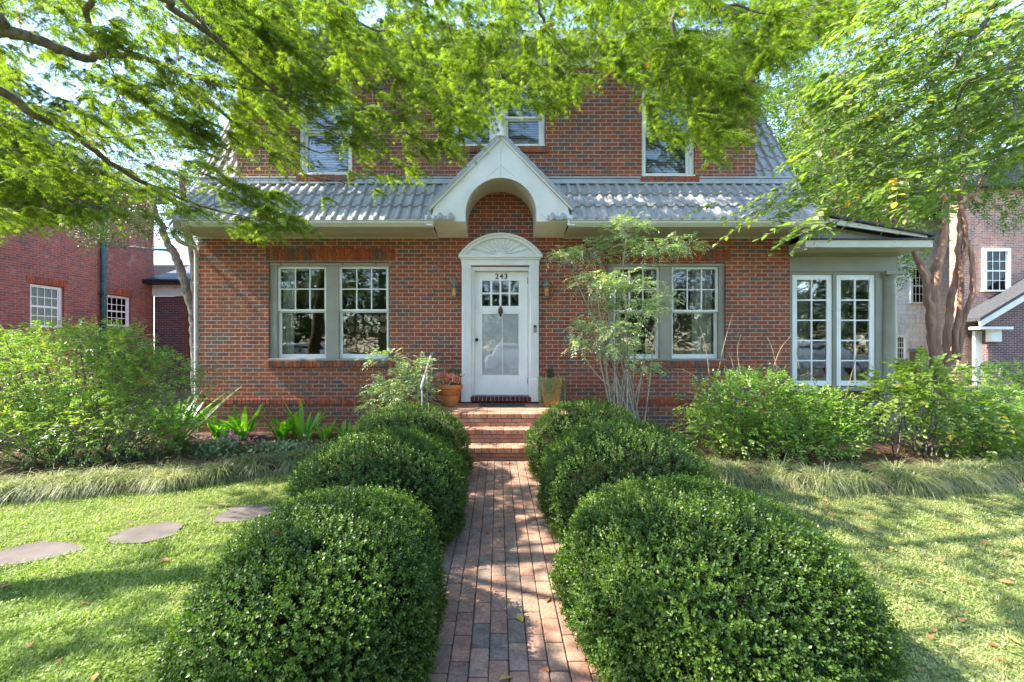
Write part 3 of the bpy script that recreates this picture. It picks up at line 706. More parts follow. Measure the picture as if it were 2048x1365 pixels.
for i in range(6): 
    xx=vx0+.02+i*(vx1-vx0-.04)/5; g.box(xx-.004,xx+.004,YS-.012,YS-.003,vz0+.02,vz1-.02,mat=1)
g.build('crawlspace_vent',[paint('grey vent frame',(.3,.32,.32,1)),M['black']],house)
# sunroom roof: low lean-to falling to the right
YR=7.28
def rx(px): return fx(px,YR)
def rz(py): return fz(py,YR)
xr=rx(1866)
g=MB(); g.box(HX1-.02,xr,YR,YR+.03,rz(495),rz(480),bev=.003); g.box(HX1,xr-.02,YR+.03,YS+.0,rz(495),rz(493.5)); g.box(HX1-.02,HX1+.03,YR+.03,YS,rz(500),rz(480))
g.box(xr-.03,xr,YR+.03,YS+4.6,rz(495),rz(480))
g.box(SX1,xr-.03,YS+.001,YS+4.6,rz(495),rz(493.5))
zr0=rz(428); zr1=rz(474)
g.prism([(rx(1612),zr0-.10),(rx(1856),zr1-.015),(rx(1856),zr1+.03),(rx(1612),zr0)],'y',YR+.01,YR+.05)
g.build('sunroom_fascia',M['gutter'],house)
g=MB(); g.prism([(HX1+.0,zr0+.03),(xr+.02,zr1+.005),(xr+.03,zr1+.035),(HX1+.0,zr0+.065)],'y',YR-.03,YS+4.6); g.box(HX1-.02,xr+.02,YR-.03,YR+.05,rz(480)+.002,rz(477.5)+.002); g.build('sunroom_roof',M['shingle'],house)
g=MB(); g.prism([(HX1,rz(480)),(xr-.1,rz(480)),(rx(1640),zr0-.12),(HX1,zr0-.08)],'y',YR+.16,YR+.19); g.build('sunroom_gable',M['sage'],house)

# ================================================================ STEPS, PATH
steps=thing('brick_steps','three brick steps rising to the brick stoop at the white front door','steps',(0,6.3,0))
def brick_slab(mb,x0,x1,y0,y1,ztop,h,along='y',bw=.1,bl=.2,jit=.0015):
    """a layer of bricks: header course pattern"""
    nx=round((x1-x0)/bw); bw=(x1-x0)/nx; ny=max(1,round((y1-y0)/bl)); bl=(y1-y0)/ny
    for i in range(nx):
        for j in range(ny):
            dz=random.uniform(-jit,jit)
            mb.box(x0+i*bw+.004,x0+(i+1)*bw-.004,y0+j*bl+.004,y0+(j+1)*bl-.004,ztop-h,ztop+dz,0,random.random(),bev=.004)
def riser_rows(mb,x0,x1,y,z0,z1,n,side=None):
    h=(z1-z0)/n
    for k in range(n):
        L=.205; x=x0-(L/2 if k%2 else 0)
        while x<x1-.01:
            a=max(x,x0)+.004; b=min(x+L,x1)-.004
            if b-a>.02: mb.box(a,b,y+random.uniform(-.001,.002),y+.09,z0+k*h+.004,z0+(k+1)*h-.004,0,random.random(),bev=.003)
            x+=L
RS=.1855; SXa,SXb=-1.0,.86
PXa,PXb=-1.14,1.02
levels=[(5.96,6.25,RS,SXa,SXb),(6.25,6.50,2*RS,SXa,SXb),(6.49,YF-.03,3*RS,PXa,PXb)]
m=MB()
for (y0,y1,z,xa,xb) in levels:
    brick_slab(m,xa,xb,y0-.02,y0+.18,z,.064,bw=.1,bl=.2)
    if y1-y0>.4:
        yy=y0+.18
        while yy<y1-.05: brick_slab(m,xa,xb,yy,min(yy+.1,y1),z,.06,bw=.205,bl=.1); yy+=.1
    else: brick_slab(m,xa,xb,y0+.18,y1+.02,z,.06,bw=.1,bl=.1)
    riser_rows(m,xa,xb,y0,z-RS,z-.067,2 if z>RS else 2)
for yside in range(2):
    pass
mm2=MB()
mm2.box(SXa+.006,SXb-.006,5.975,6.3,-.2,RS-.004); mm2.box(SXa+.006,SXb-.006,6.262,6.6,-.2,2*RS-.004); mm2.box(PXa+.006,PXb-.006,6.502,YF-.04,-.2,3*RS-.004)
so=m.build('brick_treads',M['stepbrick'],steps); mm2.build('mortar_bed',M['mortar'],steps)
# path
m=MB(); bw=.0957; 
for i in range(-6,7):
    xx=.05+i*bw; off=(i%2)*.1+random.uniform(-.03,.03)
    y=-1.5+off
    while y<5.93:
        L=.2+random.uniform(-.002,.002); y1=min(y+L,5.945)
        if y1-y>.04:
            t_=random.uniform(-.004,.004); jx=random.uniform(-.0015,.0015)
            k0=len(m.v); m.box(xx+.0022+jx,xx+bw-.0022+jx,y+.0042,y1-.0042,-.04,.012+random.uniform(-.0015,.0015),0,random.random(),bev=.005)
        y=y1+.0005 if y1>=y+L-.001 else 6
pa=m.build('path',M['paver']); tag(pa,kind='structure')
m=MB(); m.box(.05-6*bw-.01,.05+7*bw+.01,-1.5,5.955,-.1,.004); o=m.build('path_bed',M['joint']); tag(o,kind='structure')
# moss and weeds in the joints
# ================================================================ VEGETATION TOOLS
def nrmz(a): return a/np.maximum(1e-9,np.linalg.norm(a,axis=-1,keepdims=True))
T_OVAL=(np.array([(0,0,0),(.30,.32,.05),(.26,.68,.05),(0,1,-.03),(-.26,.68,.05),(-.30,.32,.05),(0,.32,-.03),(0,.68,-.03)]),
        [np.array([(0,1,6),(0,6,5),(7,2,3),(4,7,3)]),np.array([(6,1,2,7),(5,6,7,4)])])
T_SMALL=(np.array([(0,0,0),(.30,.5,.06),(0,1,0),(-.30,.5,.06)]),[np.array([(0,1,2),(0,2,3)])])
T_LANCE=(np.array([(0,0,0),(.17,.45,.03),(0,1,-.05),(-.17,.45,.03)]),[np.array([(0,1,2),(0,2,3)])])
def maple_template(n=7):
    V=[(0,0,0)];Fq=[]
    for k in range(n):
        a=(k-(n-1)/2)*(225/(n-1))*math.pi/180; L=1-.42*abs(k-(n-1)/2)/((n-1)/2)
        d=np.array((math.sin(a),math.cos(a))); q=np.array((d[1],-d[0])); b=len(V)
        for (t,w_,z) in ((.5,.075,.02),(1,0,-.14),(.5,-.075,.02)):
            p=d*t*L+q*w_; V.append((p[0],p[1],z))
        Fq.append((0,b,b+1,b+2))
    return (np.array(V),[np.array(Fq)])
T_MAPLE=maple_template(7); T_MAPLE5=maple_template(5)
class Leaves:
    def __init__(s): s.V=[];s.F={};s.R=[];s.n=0
    def add(s,T,pos,d,nrm,sc,rnd):
        tv,tf=T; n=len(pos)
        if n==0: return
        sc=np.broadcast_to(np.asarray(sc,float),(n,)); rnd=np.broadcast_to(np.asarray(rnd,float),(n,))
        y=nrmz(d); x=nrmz(np.cross(y,nrm)); z=np.cross(x,y)
        V=pos[:,None,:]+sc[:,None,None]*(tv[None,:,0:1]*x[:,None,:]+tv[None,:,1:2]*y[:,None,:]+tv[None,:,2:3]*z[:,None,:])
        k=len(tv); s.V.append(V.reshape(-1,3)); s.R.append(np.repeat(rnd,k))
        base=(s.n+np.arange(n)*k)[:,None,None]
        for f in tf: s.F.setdefault(f.shape[1],[]).append((f[None]+base).reshape(-1,f.shape[1]))
        s.n+=n*k
    def raw(s,V,faces,rnd):
        s.V.append(V); s.F.setdefault(faces.shape[1],[]).append(faces+s.n); s.R.append(rnd); s.n+=len(V)
    def stems(s,a,b,r0,r1,rnd=.5):
        """straight three sided tapering rods from a to b"""
        n=len(a); 
        if n==0: return
        t=nrmz(b-a); u=nrmz(np.cross(t,np.array([.3,.5,.81]))); q=np.cross(t,u)
        r0=np.broadcast_to(r0,(n,))[:,None]; r1=np.broadcast_to(r1,(n,))[:,None]; vs=[]
        for p,r in ((a,r0),(b,r1)):
            for k in range(3):
                an=2*math.pi*k/3; vs.append(p+(u*math.cos(an)+q*math.sin(an))*r)
        V=np.stack(vs,1).reshape(-1,3); b_=(np.arange(n)*6)[:,None,None]
        f=np.array([(0,1,4,3),(1,2,5,4),(2,0,3,5)])[None]+b_
        s.raw(V,f.reshape(-1,4),np.full(len(V),rnd))
    def blades(s,base,hd,L,reach,rise,droop,width,segs=4,rnd=None,prof='taper',twist=0):
        n=len(base); hd=nrmz(hd); side=np.stack([-hd[:,1],hd[:,0],np.zeros(n)],1)
        L,reach,rise,droop,width=[np.broadcast_to(np.asarray(v,float),(n,))[:,None] for v in (L,reach,rise,droop,width)]
        rows=[]
        for k in range(segs+1):
            t=k/segs; w_=(1-t)**.6 if prof=='taper' else (math.sin(math.pi*min(1,t*.92+.08))**.8)
            if prof!='taper' and k==0: w_=.15
            p=base+hd*L*reach*t+np.array([0,0,1.])*L*(rise*t-droop*t*t)
            sd=side+np.array([0,0,1.])*twist*(t)
            rows.append(p-sd*width*w_/2); rows.append(p+sd*width*w_/2)
        V=np.stack(rows,1).reshape(-1,3); k2=2*(segs+1)
        f=np.array([(2*i,2*i+1,2*i+3,2*i+2) for i in range(segs)])[None]+(np.arange(n)*k2)[:,None,None]
        r=rng.random(n) if rnd is None else np.broadcast_to(rnd,(n,))
        s.raw(V,f.reshape(-1,4),np.repeat(r,k2))
    def build(s,name,mats,parent=None):
        return mesh_arrays(name,np.concatenate(s.V),[np.concatenate(v) for v in s.F.values()],mats,parent,np.concatenate(s.R))
def rdir(n):
    a=rng.normal(size=(n,3)); return nrmz(a)
def fronds(Lv,T,base,d,L,m,ls,rnd,droop=.25,spread=.9,flat=.0,upn=None,jit=.15,tip=True):
    """pinnate fronds: rachis from base along d, m leaflets"""
    n=len(base); d=nrmz(d); L=np.broadcast_to(np.asarray(L,float),(n,))[:,None]
    up=np.array([0,0,1.])[None]; s_=nrmz(np.cross(d,up)+1e-6)
    un=nrmz(np.cross(s_,d))
    for j in range(m):
        t=(j//2+1)/(m//2+1) if not (tip and j==m-1) else 1.0
        sg=1 if j%2 else -1
        p=base+d*L*t-up*(droop*t*t)*L
        tang=nrmz(d-up*2*droop*t)
        if tip and j==m-1: ld=tang
        else: ld=tang*(1-spread*.5)+s_*sg*spread
        ld=ld+rng.normal(size=(n,3))*jit-up*.12
        nn=un+rng.normal(size=(n,3))*(.35+flat)
        Lv.add(T,p,ld,nn,ls*(1-.25*t)*rng.uniform(.75,1.15,n),np.clip(rnd+rng.normal(size=n)*.08,0,1))

# leaf materials
G=lambda *a:tuple(a)
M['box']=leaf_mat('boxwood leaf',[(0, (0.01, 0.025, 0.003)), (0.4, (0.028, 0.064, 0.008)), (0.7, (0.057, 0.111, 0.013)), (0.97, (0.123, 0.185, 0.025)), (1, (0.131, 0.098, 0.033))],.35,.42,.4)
M['cane']=bark_mat('pale nandina cane',(.24,.20,.15),(.50,.44,.35),30,.3)
M['twig']=bark_mat('twig bark',(.05,.035,.02),(.16,.12,.08),60)
M['hedgecore']=paint('shaded hedge core',(.018,.020,.009,1),1.0,.3,40,spec=0)
M['maple']=leaf_mat('maple leaf',[(0, (0.055, 0.102, 0.014)), (0.35, (0.121, 0.197, 0.025)), (0.7, (0.205, 0.299, 0.039)), (0.97, (0.314, 0.407, 0.069)), (1, (0.481, 0.204, 0.041))],.55,.5,.3,(1.45,1.45,.55,1))
M['elm']=leaf_mat('broad leaf',[(0,(.06,.11,.02)),(.4,(.12,.18,.035)),(.8,(.20,.27,.06)),(.96,(.28,.34,.10)),(1,(.55,.36,.03))],.5,.4,.5)
M['myrtle']=leaf_mat('crape myrtle leaf',[(0,(.05,.09,.025)),(.5,(.10,.16,.04)),(1,(.20,.26,.09))],.5,.45,.4)
M['nandina']=leaf_mat('nandina leaf',[(0, (0.071, 0.125, 0.039)), (0.4, (0.141, 0.227, 0.055)), (0.75, (0.267, 0.368, 0.086)), (0.95, (0.47, 0.517, 0.157)), (1, (0.627, 0.188, 0.078))],.35,.35,.6)
M['nandina_pale']=leaf_mat('pale nandina leaf',[(0, (0.112, 0.168, 0.09)), (0.5, (0.224, 0.302, 0.157)), (0.85, (0.381, 0.437, 0.258)), (1, (0.493, 0.426, 0.168))],.3,.35,.6)
M['bush']=leaf_mat('glossy shrub leaf',[(0, (0.054, 0.108, 0.02)), (0.5, (0.128, 0.223, 0.041)), (0.9, (0.257, 0.365, 0.081)), (1, (0.378, 0.459, 0.149))],.35,.3,.6)
M['strap']=leaf_mat('strap leaf',[(0, (0.055, 0.168, 0.025)), (0.5, (0.127, 0.319, 0.034)), (1, (0.291, 0.538, 0.05))],.4,.35,.5)
M['mondo']=leaf_mat('border grass blade',[(0, (0.089, 0.109, 0.04)), (0.35, (0.178, 0.207, 0.079)), (0.7, (0.327, 0.346, 0.178)), (0.88, (0.514, 0.494, 0.336)), (1, (0.435, 0.336, 0.198))],.3,.5,.4)
M['lawn']=leaf_mat('lawn blade',[(0, (0.09, 0.14, 0.02)), (0.4, (0.207, 0.29, 0.05)), (0.75, (0.333, 0.42, 0.11)), (0.9, (0.432, 0.46, 0.22)), (1, (0.45, 0.4, 0.24))],.35,.5,.3)
M['lawn_r']=leaf_mat('drier lawn blade',[(0, (0.104, 0.15, 0.035)), (0.35, (0.218, 0.27, 0.08)), (0.65, (0.361, 0.39, 0.17)), (0.85, (0.475, 0.46, 0.28)), (1, (0.475, 0.4, 0.27))],.35,.5,.3)
M['nandina_sage']=leaf_mat('sage nandina leaf',[(0, (0.156, 0.216, 0.12)), (0.4, (0.312, 0.408, 0.216)), (0.8, (0.552, 0.624, 0.408)), (1, (0.6, 0.432, 0.144))],.3,.35,.7)
M['holly']=leaf_mat('dark small leaf',[(0,(.03,.06,.02)),(.6,(.06,.11,.03)),(1,(.12,.10,.07))],.3,.4,.5)
M['far']=leaf_mat('distant tree leaf',[(0,(.03,.06,.015)),(.5,(.06,.10,.022)),(1,(.12,.16,.04))],.35,.5,.3)
M['mbark']=bark_mat('maple bark',(.07,.06,.04),(.20,.17,.11),30,.4)
M['ebark']=bark_mat('pale smooth bark',(.10,.085,.07),(.26,.23,.20),30,.4)
M['cbark']=bark_mat('crape myrtle bark',(.15,.075,.05),(.40,.23,.15),14,.12)
M['hbark']=bark_mat('grey lichened bark',(.08,.075,.065),(.26,.25,.21),26,.5)
M['dead']=leaf_mat('dry leaf',[(0,(.16,.06,.025)),(.4,(.28,.12,.05)),(.7,(.36,.20,.09)),(1,(.45,.34,.10))],.2,.6,.3)
M['straw']=leaf_mat('pine straw',[(0,(.16,.075,.035)),(.5,(.27,.14,.07)),(1,(.38,.22,.12))],.1,.7,.2)
M['soil']=paint('brown mulch soil',(.12,.07,.042,1),.95,.35,9)
M['pink']=leaf_mat('pink petal',[(0, (0.715, 0.039, 0.208)), (0.5, (0.8, 0.091, 0.286)), (1, (0.8, 0.325, 0.494))],.3,.5,.3)
M['coral']=leaf_mat('coral petal',[(0, (0.75, 0.088, 0.1)), (0.4, (0.8, 0.225, 0.213)), (0.7, (0.8, 0.475, 0.375)), (1, (0.8, 0.688, 0.475))],.3,.5,.3)

# ================================================================ GROUND
def lawn_ground():
    t=NT('lawn ground'); n=t.noise(14,5,.65); n2=t.noise(.9,4,.6); n3=t.noise(70,3,.7)
    c=t.ramp(n,[(.3,(.07,.085,.025,1)),(.5,(.13,.15,.045,1)),(.7,(.20,.16,.09,1))])
    c=t.mix(.6,c,t.ramp(n2,[(.35,(.65,.75,.6,1)),(.65,(1.3,1.2,1.25,1))]),'MULTIPLY'); c=t.mix(.5,c,t.ramp(n3,[(.3,(.4,.4,.4,1)),(.65,(1.4,1.4,1.4,1))]),'MULTIPLY')
    return t.done(t.bsdf(c,.95,.15,t.bump(n3,.8,.02)))
m=MB(); m.quad((-120,-90,-.002),(120,-90,-.002),(120,160,-.002),(-120,160,-.002)); tag(m.build('lawn',lawn_ground()),kind='structure')
m=MB(); m.quad((-120,-12.5,.003),(120,-12.5,.003),(120,-6.2,.003),(-120,-6.2,.003)); tag(m.build('road',M['asphalt']),kind='structure')
m=MB(); m.box(-120,120,-6.15,-6.0,-.05,.12); tag(m.build('kerb',M['stone']),kind='structure')
m=MB(); m.quad((-30,-5.2,.004),(30,-5.2,.004),(30,-3.9,.004),(-30,-3.9,.004)); tag(m.build('pavement',M['slate']),kind='structure')
LB=np.array([(-9,3.9),(-7,4.0),(-4.94,4.42),(-3.52,4.80),(-2.57,5.5),(-2.05,5.9)]); RB=np.array([(1.75,5.6),(2.1,5.35),(2.6,5.05),(3.47,4.76),(4.35,4.70),(5.8,4.92),(7.2,5.25),(10,6.0)])
def bed(name,line,back):
    m=MB(); pts=[(p[0],p[1]) for p in line]; n=len(pts)
    for i in range(n-1):
        a,b=pts[i],pts[i+1]
        for (s0,s1,z0,z1) in ((0,.04,-.01,.035),(.04,1,.035,.06)):
            f=lambda p,s:(p[0],p[1]+(back-p[1])*s)
            A,B,C_,D=f(a,s0),f(b,s0),f(b,s1),f(a,s1)
            m.quad((A[0],A[1],z0),(B[0],B[1],z0),(C_[0],C_[1],z1),(D[0],D[1],z1))
    return tag(m.build(name,M['soil']),kind='structure')
bed('mulch_bed',np.vstack([LB,[(-1.16,6.1)]]),YF-.03); bed('mulch_bed',np.vstack([[(1.03,6.1)],RB]),YF-.03)
m=MB(); m.quad((-16,YF-.04,.03),(HX0,YF-.04,.03),(HX0,26,.03),(-16,26,.03)); tag(m.build('side_ground',M['soil']),kind='structure')
def in_line(x,line): return np.interp(x,line[:,0],line[:,1])
# pine straw
L=Leaves()
for (x0,x1,line,n) in ((-7.5,-1.2,LB,9000),(1.3,9,RB,11000)):
    x=rng.uniform(x0,x1,n); yl=in_line(x,line); y=yl+.25+(YF-.1-yl-.25)*rng.random(n)**1.3
    a=rng.uniform(0,6.28,n); d=np.stack([np.cos(a),np.sin(a),rng.normal(0,.15,n)],1)
    p=np.stack([x,y,.05+rng.random(n)*.035],1); L.stems(p,p+d*rng.uniform(.06,.16,n)[:,None],.0022,.001)
L.R=[rng.random(len(v)//6).repeat(6) for v in L.V]
tag(L.build('pine_straw',M['straw']),kind='stuff')

# border grass
def mondo(line,x0,x1,nc,per,name):
    """border of separate arching clumps"""
    L=Leaves(); r=np.random.default_rng(int(abs(x0)*10)); cx=np.sort(r.uniform(x0,x1,nc)); row=r.integers(0,3,nc)
    cx=x0+(np.arange(nc)+.5)/nc*(x1-x0)+r.normal(0,.05,nc); cyy=in_line(cx,line)+.10+row*.15+r.normal(0,.02,nc); sz=r.uniform(.8,1.2,nc)
    i=np.repeat(np.arange(nc),per); n=len(i); a=r.uniform(0,6.28,n)
    base=np.stack([cx[i]+.045*np.cos(a)*r.random(n),cyy[i]+.045*np.sin(a)*r.random(n),np.full(n,.03)],1)
    out=np.stack([np.cos(a),np.sin(a)-.35,np.zeros(n)],1); tn=r.normal(0,.12,nc)[i]
    L.blades(base,out,.35*sz[i]*r.uniform(.7,1.25,n),r.uniform(.3,.95,n),r.uniform(.95,1.35,n),r.uniform(.85,1.5,n),r.uniform(.004,.008,n),5,np.clip(r.beta(2,2.6,n)+tn,0,1))
    k=n//6; x=r.uniform(x0,x1,k); base=np.stack([x,in_line(x,line)+r.uniform(.0,.16,k),np.full(k,.02)],1)
    out=np.stack([r.normal(0,.5,k),-np.ones(k)+r.normal(0,.4,k),np.zeros(k)],1)
    L.blades(base,out,r.uniform(.10,.2,k),.5,r.uniform(.5,1.1,k),1.1,.006,3,r.uniform(.86,1,k))
    return tag(L.build(name,M['mondo']),kind='stuff')
mondo(LB,-7.2,-2.0,92,300,'border_grass'); mondo(RB,1.8,8.2,112,300,'border_grass')

M['base_shade']=paint('brown thatch',(.09,.06,.03,1),.95,.5,30,spec=.1)  # dark strip under the blades; shade at their base put into its colour
for nm,line in (('left',LB),('right',RB)):
    m=MB(); xs=np.linspace(line[0,0]+.2,line[-1,0]-.1,60); pts=[(x,in_line(x,line)) for x in xs]
    prof=[(-.01,-.01),(.02,.07),(.12,.13),(.36,.13),(.50,.02)]
    V=[(x,y+a+.01*math.sin(x*19),b*(1+.25*math.sin(x*31))) for x,y in pts for a,b in prof]; k_=len(prof)
    m.add(V,[(i*k_+j,(i+1)*k_+j,(i+1)*k_+j+1,i*k_+j+1) for i in range(59) for j in range(k_-1)]); tag(m.build('border_base_shade',M['base_shade']),kind='stuff')

# lawn blades (denser near the camera)
STONES=[((425,1038),(470,1014),(530,1010),(548,1024),(520,1040),(470,1046),(432,1046)),
        ((203,1080),(270,1055),(335,1046),(368,1050),(350,1072),(290,1088),(225,1090)),
        ((-60,1128),(0,1102),(90,1083),(150,1090),(170,1100),(110,1118),(20,1134),(-50,1140))]
ST=[]
for s_ in STONES: ST.append([tuple(P(px,py,F*EYE/(py-PY0))[:2]) for px,py in s_])
def inside(poly,x,y):
    c=np.zeros(len(x),bool); n=len(poly)
    for i in range(n):
        (x1,y1),(x2,y2)=poly[i],poly[i-1]
        k=((y1>y)!=(y2>y)); xi=(x2-x1)*(y-y1)/(y2-y1+1e-12)+x1; c^=k&(x<xi)
    return c
def lawn(name,side,n,mat,h):
    Y=1/(rng.uniform(1/6.2,1/1.55,n)) ; half=1.17*Y
    if side<0: x=-rng.random(n)*(half+.3-.5)-.5
    else: x=rng.random(n)*(half+.2-.5)+.5
    line=LB if side<0 else RB; ok=(Y<in_line(x,line)+.02)
    for s_ in ST:
        c_=np.mean(s_,axis=0); ok&=~inside([tuple(c_+(np.array(q_)-c_)*.93) for q_ in s_],x,Y)
    bare=np.sin(x*2.3+1.3*side)*np.sin(Y*3.1+.6*x)+.45*np.sin(x*7.1+Y*2)*np.sin(Y*6.3)+.25*np.sin(x*17)*np.sin(Y*15)
    ok&=~((bare>.55)&(rng.random(n)<.62)&(Y<4.6))
    x=x[ok];Y=Y[ok];n=len(x)
    a=rng.uniform(0,6.28,n); hd=np.stack([np.cos(a),np.sin(a),np.zeros(n)],1)
    nz=np.sin(x*3.1+np.sin(Y*4))*np.sin(Y*2.7+x)*.16+np.sin(x*9+2*np.sin(Y*7))*np.sin(Y*11+x)*.14; hv=1+.45*np.sin(x*13+np.sin(Y*9)*2)*np.sin(Y*12)
    L=Leaves(); sc=1+.16*Y
    L.blades(np.stack([x,Y,np.zeros(n)-.004],1),hd,h*hv*rng.uniform(.5,1.6,n),rng.uniform(.3,1.3,n),rng.uniform(.5,1.1,n),rng.uniform(.1,.5,n),.0028*sc*rng.uniform(.7,1.4,n),2,np.clip(rng.beta(2,2.2,n)+nz,0,1))
    k=n//5; i=rng.integers(0,n,k); p=np.stack([x[i]+.01,Y[i],rng.uniform(.006,.022,k)],1); d=rdir(k); d[:,2]=np.abs(d[:,2])*.3
    nn=rdir(k)*.5+np.array([0,0,1.]); L.add(T_SMALL,p,d,nn,rng.uniform(.010,.024,k),rng.uniform(.05,.7,k))
    return tag(L.build(name,mat),kind='stuff')
lawn('lawn_grass',-1,230000,M['lawn'],.034); lawn('lawn_grass',1,230000,M['lawn_r'],.030)
# flagstones
SL=['stepping stone nearest the brick path, half under the round hedge','middle stepping stone of the three in the left lawn','stepping stone at the left edge of the picture, largest of the three']
for poly,lb in zip(ST,SL):
    c=np.mean(poly,axis=0); m=MB(); 
    pp=[]; n=len(poly)
    for i in range(n):
        a=np.array(poly[i]); b=np.array(poly[(i+1)%n])
        pp.append(a+(c-a)*random.uniform(-.05,.05)); pp.append(a+(b-a)*random.uniform(.35,.6)+(((a+b)/2)-c)*random.uniform(-.04,.03))
    cw=sum(pp[i][0]*pp[(i+1)%len(pp)][1]-pp[(i+1)%len(pp)][0]*pp[i][1] for i in range(len(pp)))
    if cw<0: pp=pp[::-1]
    m.prism(pp,'z',-.03,.010); o=m.build('stepping_stone',M['slate']); tag(o,lb,'stepping stone','stepping stones in the left lawn')

# ================================================================ HEDGES
def hedge(name,label,cx,cy,rx,ry,h,n_sprig,seed,leaf=.016,bump=.05):
    r=np.random.default_rng(seed); root=thing(name,label,'hedge',(cx,cy,0),'clipped round box hedges beside the path')
    c=.24*h/.8; ph=r.uniform(0,6,6)
    def surf(d):
        """direction -> point, normal"""
        hz=(np.abs(d[:,0])**2.3+np.abs(d[:,1])**2.3)**(1/2.3); q_=np.where(d[:,2]>0,2.25,5.5); k=(hz**q_+np.abs(d[:,2])**q_)**(1/q_)
        u=d/k[:,None]
        up=u[:,2]>0
        zr=np.where(up,h-c,c); wz=np.where(up,1,1)
        bmp=1+bump*(np.sin(3*d[:,0]+ph[0])*np.sin(4*d[:,1]+ph[1])+.6*np.sin(7*d[:,2]+5*d[:,0]+ph[2])+.5*np.sin(11*d[:,1]+ph[3]+6*d[:,0]))
        taper=np.where(up,1,1-.06*np.abs(u[:,2]))
        return np.stack([cx+u[:,0]*rx*bmp*taper,cy+u[:,1]*ry*bmp*taper,c+u[:,2]*zr*(1+.5*(bmp-1))],1), nrmz(np.stack([u[:,0]/rx,u[:,1]/ry,u[:,2]/zr*.8],1))
    d=nrmz(r.normal(size=(n_sprig*5,3))); d=d[d[:,2]>-.85]; p,nn=surf(d)
    qv=p-np.array([cx,cy,c]); ql=np.linalg.norm(qv,axis=1); qh=qv/ql[:,None]; sc3=np.stack([np.full(len(d),rx),np.full(len(d),ry),np.where(d[:,2]>0,h-c,c)],1)
    wgt=ql**2*np.linalg.norm(qh/sc3,axis=1)**3*np.prod(sc3,1)/np.maximum(.25,np.sum(qh*nn,1)); wgt*=np.where(p[:,1]>cy+.45*ry,.45,1.0)
    pick=r.choice(len(d),n_sprig,replace=False,p=wgt/wgt.sum()); d=d[pick]; p=p[pick]; nn=nn[pick]; n=len(d)
    gap=np.sin(p[:,0]*23+ph[4])*np.sin(p[:,1]*19+ph[5])*np.sin(p[:,2]*21)>.80; p,nn,d=p[~gap],nn[~gap],d[~gap]; n=len(p)
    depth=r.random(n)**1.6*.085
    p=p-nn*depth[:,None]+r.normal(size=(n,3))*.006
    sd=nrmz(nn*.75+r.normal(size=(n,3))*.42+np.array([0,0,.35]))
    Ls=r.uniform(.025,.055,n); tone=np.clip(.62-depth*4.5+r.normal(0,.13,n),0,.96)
    long=r.random(n)<.04; Ls=np.where(long,Ls*1.7,Ls)
    Lv=Leaves(); ax=nrmz(np.cross(sd,r.normal(size=(n,3)))); ay=np.cross(sd,ax)
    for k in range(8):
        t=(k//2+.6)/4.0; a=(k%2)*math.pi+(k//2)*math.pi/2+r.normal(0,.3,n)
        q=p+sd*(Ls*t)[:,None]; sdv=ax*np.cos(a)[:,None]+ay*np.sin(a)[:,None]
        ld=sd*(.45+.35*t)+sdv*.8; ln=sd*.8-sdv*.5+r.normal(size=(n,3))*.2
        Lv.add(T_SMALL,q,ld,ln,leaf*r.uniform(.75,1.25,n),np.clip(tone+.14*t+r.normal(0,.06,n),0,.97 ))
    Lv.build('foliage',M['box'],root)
    # solid inner hull; the hedge's inside shade is put into its dark colour
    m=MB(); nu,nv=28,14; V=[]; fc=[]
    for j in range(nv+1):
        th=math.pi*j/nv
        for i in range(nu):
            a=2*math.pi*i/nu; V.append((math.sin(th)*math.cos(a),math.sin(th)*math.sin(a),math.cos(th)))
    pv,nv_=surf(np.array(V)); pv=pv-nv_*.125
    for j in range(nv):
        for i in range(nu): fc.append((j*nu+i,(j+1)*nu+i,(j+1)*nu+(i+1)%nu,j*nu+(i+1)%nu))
    m.add(pv,fc,0,.5,True); m.build('shaded_core',M['hedgecore'],root)
    tw=Leaves(); k=400; i=r.integers(0,n,k); b=np.stack([cx+r.normal(0,.15,k),cy+r.normal(0,.15,k),np.zeros(k)],1); tw.stems(b+(p[i]-b)*.5,p[i],.003,.0015); tw.build('twig',M['twig'],root)
    return root
H=[('leaf-dense round box hedge in the lower left foreground beside the brick path',-.845,2.28,.545,.72,.73,21000,.0145),
   ('middle round box hedge of the left row, behind the lower left one',-.98,3.80,.70,.82,.78,13000,.0145),
   ('farthest round box hedge of the left row, by the brick steps',-1.05,5.25,.70,.70,.82,9000,.015),
   ('largest box hedge filling the lower right foreground beside the brick path',1.02,2.30,.65,.82,.78,25000,.0145),
   ('middle round box hedge of the right row, behind the lower right one',1.08,3.9,.72,.84,.85,13000,.0145),
   ('farthest round box hedge of the right row, by the brick steps',1.05,5.38,.70,.68,.86,9000,.015)]
HPOS=[]
for i,(lb,cx,cy,rx_,ry_,h_,n_,lf) in enumerate(H):
    hedge('box_hedge',lb,cx,cy,rx_,ry_,h_,n_,40+i,lf)
